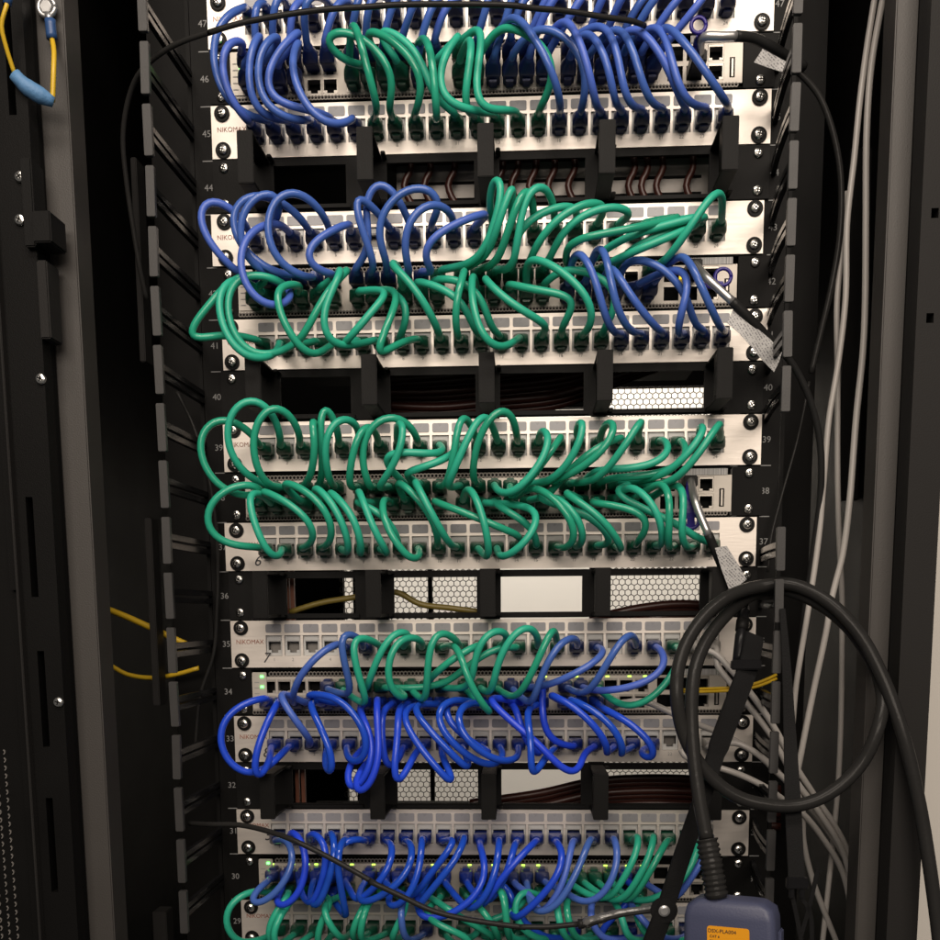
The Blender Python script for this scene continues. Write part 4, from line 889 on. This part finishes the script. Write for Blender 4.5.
# thin black cables
tp = [('L1', [(460, 940), (440, 850), (415, 700), (395, 560), (385, 430), (400, 320), (430, 240), (480, 185), (560, 135), (680, 95)]), ('A1', [(100, 170), (250, 125), (450, 85), (700, 50), (940, 35)]), ('A2', [(300, 25), (600, 22), (900, 28)]), ('A3', [(200, 40), (400, 58), (600, 90), (750, 112)]), ('A4', [(130, 135)])]
plain('black_cable', 'thin black cable arching across the blue cables at the very top', 'cable', tp, [.03, .06, .105, .11, .105, .07], .0021, 'rubber')
bp = [('E1', [(-80, 225), (20, 232), (180, 235), (320, 265), (450, 310), (600, 380), (750, 460), (900, 548)]), ('E2', [(130, 530), (280, 600), (450, 680), (600, 720), (780, 750), (940, 770)]), ('E3', [(150, 767), (300, 767), (460, 752)])]
o = plain('black_cable', 'thin black cable hanging diagonally across the lowest cables', 'cable', bp, [.05, .10, .112, .118, .12], .0024, 'rubber')
o2 = pixpath([('E3', [(460, 752), (490, 750)])], .12)
fp = catmull(pixpath([('E3', [(480, 752), (560, 728), (680, 695), (780, 680), (870, 668)])], [.12, .125, .13]), .004)
fo = thing('twisted_sleeve', 'wrinkled clear film sleeve joining the diagonal black cable to the strap', 'cable sleeve', tuple(fp[0]))
obj('film', tube_mesh([p - fp[0] for p in fp], .0042, 'foil', 9, prof=lambda t: 0.75 + 0.45 * abs(math.sin(t * 17)) * (0.5 + 0.5 * math.sin(t * 5 + 1))), fo)
obj('core', tube_mesh([p - fp[0] + Vector((0, -.0028, -.0012)) for p in fp], .0018, 'blackcab', 8), fo)
obj('ferrule', tube_mesh([p - fp[0] for p in catmull(o2, .003)], .0042, 'blackcab', 10), fo)
plain('black_cable', 'black cable curving down from the silver tag behind the right fingers', 'cable', [('R2', [(165, 130), (220, 200), (270, 310), (295, 430), (295, 580), (280, 700), (262, 830), (245, 950)]), ('R3', [(395, 250)])], [.05, .03, .02], .0030, 'blackcab')
plain('black_cable', 'thin dark cable arching right from behind the topmost right fingers', 'cable', [('R1', [(200, 190), (260, 240), (310, 300), (350, 400), (375, 520), (380, 650), (370, 780), (340, 940)]), ('R2', [(295, 100), (268, 215)])], [.03, .02, .01], .0026, 'rubber')
plain('black_cable', 'thin dark wire slanting left down the right duct', 'cable', [('R2', [(262, 240), (230, 400), (180, 580), (150, 700), (140, 800)])], [.01, .02], .0012, 'rubber')
plain('black_cable', 'thin dark wire running down beside the left rack rail', 'cable', [('L2', [(520, 270), (560, 350), (600, 470), (630, 620), (640, 800)]), ('L3', [(600, 20), (590, 150), (555, 260), (540, 400)])], [.02, .012, .012], .0015, 'rubber')
# tagged direct-attach cables of the switches
def ring_mesh(R, r, m, sx=1.0, n=28):
    return tube_mesh([(R * sx * math.cos(2 * math.pi * k / n), 0, R * math.sin(2 * math.pi * k / n)) for k in range(n + 1)], r, m, 8, 'pull_loop')
def dac(label, port, loop, looptail, sil, blk, tagpoly, dt):
    p0 = pixpath([sil[0]], sil[1]); root = thing('tagged_cable', label, 'cable', tuple(p0[0]), 'tagged black cables of the switches'); o0 = p0[0]
    hx, hz = port
    obj('connector', MB().box(hx - .0062, hx + .0062, SWF - .030, SWF + .004, hz - .0048, hz + .0048).mesh('connector', 'blackcab', bevel=.001), root, tuple(-o0))
    L = unproj(*loop[0], loop[1]); lo = obj('pull_loop', ring_mesh(loop[2], .0016, 'purple', 1.0), root, tuple(L - o0))
    tl = catmull([L + Vector((0, 0, -loop[2]))] + pixpath([looptail[0]], looptail[1]) + [Vector((hx, SWF - .028, hz))], .004)
    obj('pull_tab', ribbon_mesh([p - o0 for p in tl], .0065, (0, -1, 0.1), .0012, 'purple', 'pull_tab'), root)
    sp = catmull([Vector((hx, SWF - .029, hz))] + p0, .004); obj('silver_boot', tube_mesh([p - o0 for p in sp], .0034, 'silver', 10), root)
    bp_ = catmull(pixpath([blk[0]], blk[1]), .004); obj('cord', tube_mesh([p - o0 for p in bp_], .0040, 'blackcab', 10), root)
    P = [unproj(*q, dt) for q in tagpoly]; cpt = sum(P, Vector()) / len(P); b = MB(); n = len(P)
    b.v = [tuple(p - cpt) for p in P] + [tuple(p - cpt + Vector((0, .0005, 0))) for p in P]
    b.f = [tuple(range(n)), tuple(reversed(range(n, 2 * n)))] + [((i + 1) % n, i, n + i, n + (i + 1) % n) for i in range(n)]
    ax = (P[-1] - P[0]); ang = math.atan2((P[len(P) // 2] - P[0]).z, (P[len(P) // 2] - P[0]).x)
    R_ = Matrix.Rotation(ang, 3, 'Y'); b.v = [tuple(R_ @ Vector(v)) for v in b.v]
    t_ = obj('paper_tag', b.mesh('paper_tag', 'tag'), root, tuple(cpt - o0)); t_.rotation_euler = (0, -ang, 0); t_['label'] = 'printed silver tag'
    return root
pA = lambda *l: [px('A4', q) for q in l]; pB = lambda *l: [px('B4', q) for q in l]; pC = lambda *l: [px('C4', q) for q in l]
dac('black cable with purple pull tab and silver tag, at the topmost switch', (0.1595 + .016, uz(46) - .009), (px('A4', (410, 132)), .06, .0058), (('A4', [(410, 200), (395, 270)]), [.055, .045]),
    (('A4', [(440, 192), (530, 190), (610, 188)]), [.06, .062, .06]), (('A4', [(605, 188), (700, 200), (800, 250), (890, 305), (960, 350)]), [.06, .05, .03]), pA((745, 255), (882, 330), (868, 382), (780, 355), (700, 325)), .055)
dac('black cable with purple pull tab and large silver tag, at the second switch', (0.1595 + .016, uz(42) + .006), ((723, 277), .05, .0066), (('X', [(716, 285), (710, 285)]), [.048, .045]),
    (('X', [(707, 278), (720, 290), (733, 302)]), [.06, .062, .064]), (('X', [(732, 301), (748, 317), (766, 336), (783, 355)]), [.064, .06, .05]), [(734, 307.5), (727, 322.7), (739, 333), (750, 345), (762, 360), (774, 372), (779, 362), (782, 352), (770, 339), (757.5, 328.5)], .062)
dac('black cable with purple pull tab and silver tag, at the middle switch', (0.1595 + .016, uz(38) + .006), ((691.5, 521), .05, .0062), (('X', [(690, 508), (689, 495)]), [.052, .048]),
    (('C4', [(380, 540), (410, 620), (442, 695)]), [.06, .064, .066]), (('C4', [(440, 690), (470, 760), (505, 840), (555, 950), (600, 1050)]), [.066, .06, .05]), pC((470, 752), (522, 742), (568, 815), (612, 893), (565, 930), (532, 935), (500, 850)), .072)
# ------------------------------------------------------------------ cable tester: coil, adapter box, straps
coil = [('R3', [(745, 990), (735, 900), (715, 750), (690, 600), (650, 430), (600, 290), (540, 180), (460, 100), (370, 60), (300, 65), (220, 90), (150, 150), (105, 230), (90, 320), (108, 430), (160, 520), (230, 580), (310, 605), (400, 605), (480, 570), (550, 500), (590, 410), (600, 330), (565, 235), (500, 150), (420, 95), (350, 72), (280, 85), (200, 150), (145, 240), (128, 340), (132, 470), (147, 590), (165, 690)])]
nC = 34; dd = []
for k in range(nC):
    f = k / (nC - 1); dd.append(float(np.interp(k, [0, 4, 8, 9, 13, 17, 21, 26, 27, 29, 33], [.175, .150, .102, .100, .145, .150, .145, .092, .088, .125, .182])))
pts = pixpath(coil, dd)
tr = thing('tester_adapter', 'slate blue tester adapter with orange sticker and thick coiled cable', 'cable tester', tuple(pts[-1])); o0 = pts[-1]
cp = catmull(pts, .005); obj('coiled_cord', tube_mesh([p - o0 for p in cp], .0054, 'rubber', 14), tr)
tp_ = (pts[-1] - pts[-2]).normalized(); rel = catmull(pixpath([('R3', [(165, 690), (178, 760), (190, 835)])], [.182, .187, .190]), .0012)
obj('strain_relief', tube_mesh([p - o0 for p in rel], .0079, 'rubber', 14, prof=lambda t: 1.0 + .13 * math.copysign(1, math.sin(t * 2 * math.pi * 11)) * .6 + .1 * t), tr)
top = unproj(*px('E4', (480, 612)), .190)
bx = MB()
def sect(z, w, dpt, r): return [(p[0], p[1], z) for p in rrect(-w, w, -dpt, dpt, r, 4)]
bx.loft([sect(0.0, .018, .007, .004), sect(-.0012, .026, .0105, .006), sect(-.006, .0325, .0135, .006), sect(-.014, .0345, .0145, .006), sect(-.05, .0355, .0145, .006), sect(-.095, .0355, .0145, .006), sect(-.10, .030, .011, .005)])
mesh_b = bx.mesh('housing', 'tester', smooth=True)
hz = obj('housing', mesh_b, tr, tuple(top - o0 + Vector((.0075, 0, 0)))); hz.rotation_euler = (0, math.radians(-2), math.radians(-24))
lp = MB(); lp.prism(rrect(-.0155, .0165, -.060, -.0195, .0022), -.0153, -.01475); st = obj('sticker', lp.mesh('sticker', 'orange'), hz)
obj('sticker_lettering', text_mesh('DSX-PLA004', .0040, 'ink'), hz, (-.004, -.0155, -.0232)); obj('sticker_lettering', text_mesh('CAT 6', .0028, 'ink', 'LEFT'), hz, (-.0135, -.0155, -.0275)); obj('sticker_lettering', text_mesh('PERMANENT LINK ADAPTER', .0020, 'ink', 'LEFT'), hz, (-.0135, -.0155, -.0310))
obj('side_rib', MB().box(.0352, .0378, -.005, .006, -.09, -.022).mesh('side_rib', 'tester', bevel=.001), hz)
# straps
sp = catmull(pixpath([('R3', [(352, 120), (362, 260), (370, 420), (378, 600), (387, 790)])], [.118, .122, .128, .14, .15]), .006); n = len(sp)
so = thing('nylon_strap', 'black nylon strap hanging down inside the big black coil', 'strap', tuple(sp[0]), 'black straps of the tester')
obj('webbing', ribbon_mesh([p - sp[0] for p in sp], [.0045 + .0085 * min(1, (i / (n - 1)) * 1.4) for i in range(n)], (0, -1, 0), .0016, 'web', 'webbing'), so)
bk = unproj(*px('R3', (388, 800)), .151); obj('buckle', MB().box(-.0085, .0085, -.003, .003, -.004, .005).box(-.006, -.002, -.002, .002, -.012, -.004).box(.002, .006, -.002, .002, -.012, -.004).mesh('buckle', 'gloss', bevel=.0008), so, tuple(bk - sp[0]))
for q in ([(375, 825), (385, 870), (400, 950)], [(440, 765), (420, 850), (398, 930)], [(395, 830), (420, 870), (425, 950)]):
    cpth = catmull(pixpath([('R3', q)], .15), .006); obj('strap_tail', ribbon_mesh([p - sp[0] for p in cpth], .0035, (0, -1, 0), .0012, 'web', 'strap_tail'), so)
sp = catmull(pixpath([('R3', [(283, 185), (268, 262), (228, 370), (188, 480), (150, 600), (105, 730), (60, 868), (25, 960)])], [.10, .115, .125, .13, .14, .145, .148, .15]), .006); n = len(sp)
so = thing('nylon_strap', 'wide black strap slanting across the coil to a silver rivet', 'strap', tuple(sp[0]), 'black straps of the tester')
obj('webbing', ribbon_mesh([p - sp[0] for p in sp], [.017 if i / n < .38 else (.0145 if i / n < .86 else .016) for i in range(n)], (0.2, -1, 0), .0032, 'web', 'webbing'), so)
rv = unproj(*px('R3', (60, 868)), .151); rm = MB(); rm.loft([[(c[0], y, c[1]) for c in circ(0, 0, r, 16)] for r, y in ((.0046, .002), (.0046, -.0006), (.0030, -.0016))]); obj('rivet', rm.mesh('rivet', 'silver'), so, tuple(rv - sp[0]))
wd = MB(); wd.prism(circ(0, 0, .011, 20), .001, .003); obj('rivet_pad', wd.mesh('rivet_pad', 'web', bevel=.0005), so, tuple(rv - sp[0]))
obj('buckle', MB().box(-.012, .012, -.003, .003, -.003, .005).mesh('buckle', 'gloss', bevel=.001), so, tuple(unproj(*px('R3', (262, 262)), .119) - sp[0]))
cl = catmull(pixpath([('R3', [(262, 90), (254, 150), (248, 200), (243, 250)])], [.06, .09, .10, .105]), .004)
co = thing('coax_plug', 'black plug hanging between the two arcs of the coil', 'plug', tuple(cl[0])); obj('body', tube_mesh([p - cl[0] for p in cl], .0042, 'gloss', 12, prof=lambda t: .7 if t < .3 else (1.15 if t < .55 or t > .65 else .95)), co)
obj('collar', tube_mesh([p - cl[0] for p in cl[len(cl) // 2:len(cl) // 2 + 3]], .0052, 'ring', 12), co)
# ------------------------------------------------------------------ grounding wires at the upper left
lug = unproj(*px('L1', (148, 25)), .145); gw = thing('ground_wire', 'yellow ground wire with ring lug bolted to the grey post', 'wire', tuple(lug), 'yellow ground wires')
obj('ring_lug', tube_mesh([(.0062 * math.cos(2 * math.pi * k / 24), -.001, .0062 * math.sin(2 * math.pi * k / 24)) for k in range(25)], .0019, 'silver', 8), gw)
lt = catmull(pixpath([('L1', [(150, 45), (157, 65)])], .147), .002); obj('lug_neck', tube_mesh([p - lug for p in lt], .0026, 'silver', 10), gw)
lt = catmull(pixpath([('L1', [(157, 62), (160, 95), (163, 122)])], .148), .003); obj('sleeve', tube_mesh([p - lug for p in lt], .0040, 'sleeve', 12), gw)
lt = catmull(pixpath([('L1', [(163, 120), (169, 160), (168, 220), (165, 318)])], [.148, .155, .16, .16]), .004); obj('wire', tube_mesh([p - lug for p in lt], .0019, 'yellow', 10), gw)
b_ = MB(); b_.prism(circ(0, 0, .0046, 6), -.003, .0045); obj('bolt', b_.mesh('bolt', 'silver', bevel=.0004), gw, (0, 0, 0))
g2 = catmull(pixpath([('L1', [(30, -20), (20, 20), (5, 80), (20, 150), (47, 235)])], [.18, .185, .18, .17]), .004)
gw2 = thing('ground_wire', 'yellow ground wire with light blue tape wrap, hanging at the far upper left', 'wire', tuple(g2[-1]), 'yellow ground wires')
obj('wire', tube_mesh([p - g2[-1] for p in g2], .0016, 'yellow', 10), gw2)
g3 = catmull(pixpath([('L1', [(45, 232), (75, 265), (115, 292), (168, 321)])], [.17, .168, .165, .16]), .003)
obj('tape_wrap', tube_mesh([p - g2[-1] for p in g3], .0052, 'wrap', 12, prof=lambda t: .7 + .45 * math.sin(math.pi * (0.1 + .8 * t)) - .35 * max(0, t - .8) * 3 + .07 * math.sin(t * 40) + .05 * math.sin(t * 71 + 1)), gw2)
g4 = catmull(pixpath([('L1', [(32, -25), (22, 14)])], .182), .003); obj('sleeve', tube_mesh([p - g2[-1] for p in g4], .0030, 'sleeve', 10), gw2)
# ------------------------------------------------------------------ things behind the organiser windows
ip = thing('inner_panel', 'grey metal equipment seen through the topmost organizer windows', 'equipment', (0, .030, uz(41)))
a, c = unproj(395, 100, -.03), unproj(712, 200, -.03)
obj('shell', MB().box(a.x, c.x, 0, .05, c.z - uz(41), a.z - uz(41)).mesh('shell', 'panelgrey', bevel=.002), ip)
for zz in (.142, .128, .118): obj('seam', MB().box(a.x + .01, c.x - .01, -.002, -.0005, zz, zz + .0018).mesh('seam', 'dark'), ip)
nm = 0
W_ = ['far left', 'left', 'inner left', 'middle', 'inner right', 'right', 'far right']
for k, x in enumerate((408, 428, 452, 500, 515, 533, 552, 572, 632, 645, 660, 690)):
    pp = [(x - 12 + random.uniform(-4, 4), 120), (x + random.uniform(-2, 2), 150), (x + 3, 168), (x - 4, 186), (x + 10, 215)]
    o = plain('dark_red_cable', f'{["first", "second", "third", "fourth", "fifth", "sixth", "seventh", "eighth", "ninth", "tenth", "eleventh", "twelfth"][k]} from left of the dark red cables behind the topmost organizer', 'cable', [('X', pp)], -.015, .0030, 'red', group='dark red cables behind the topmost organizer')
for k in range(9):
    y0 = 366 + k * 5.2
    pp = [(380, y0 + 14 - k), (440, y0 + 10), (500, y0 + 4), (560, y0 - 3), (630, y0 - 14 - 2 * k), (700, y0 - 30 - 3 * k)]
    o = plain('dark_red_cable', f'{["topmost", "second", "third", "fourth", "fifth", "sixth", "seventh", "eighth", "lowest"][k]} of the dark red cables sweeping behind the second organizer', 'cable', [('X', pp)], -.058 - .004 * (k % 3), .0040, 'red', group='dark red cables behind the second organizer')
for k in range(10):
    y0 = 777 + k * 4.2
    pp = [(470, y0 + 26), (540, y0 + 16), (590, y0 + 5), (650, y0 + 1), (720, y0 + 4), (780, y0 + 12)]
    plain('dark_red_cable', f'{["topmost", "second", "third", "fourth", "fifth", "sixth", "seventh", "eighth", "ninth", "lowest"][k]} of the dark red cables behind the lowest organizer', 'cable', [('X', pp)], -.058 - .004 * (k % 3), .0040, 'red', group='dark red cables behind the lowest organizer')
for k in range(6):
    y0 = 607 + k * 4.0
    pp = [(590, y0 + 12), (640, y0 + 1), (680, y0 - 3), (730, y0 + 0)]
    plain('dark_red_cable', f'{["topmost", "second", "third", "fourth", "fifth", "lowest"][k]} of the dark red cables behind the bright-windowed organizer', 'cable', [('X', pp)], -.058 - .004 * (k % 3), .0040, 'red', group='dark red cables behind the bright-windowed organizer')
for k, (xx, uu) in enumerate(((286, 36), (291, 36), (296, 32), (302, 32))):
    yc = 596 if uu == 36 else 790
    p0, p1 = unproj(xx, yc - 40, -.02), unproj(xx, yc + 40, -.02)
    o = obj('brown_bar', MB().box(-.0018, .0018, 0, .006, p1.z - p0.z, 0).mesh('brown_bar', 'brown', bevel=.0004), None, tuple(p0)); tag(o, ['outer', 'inner'][k % 2] + ' brown bar in the left window of the ' + ('bright-windowed' if uu == 36 else 'lowest') + ' organizer', 'bar', 'brown bars behind the organizers')
plain('dark_green_cable', 'dark olive cable sagging through two windows of the bright-windowed organizer', 'cable', [('X', [(290, 612), (320, 603), (350, 598), (395, 592), (420, 604), (450, 608), (480, 612)])], -.02, .0028, 'olive')
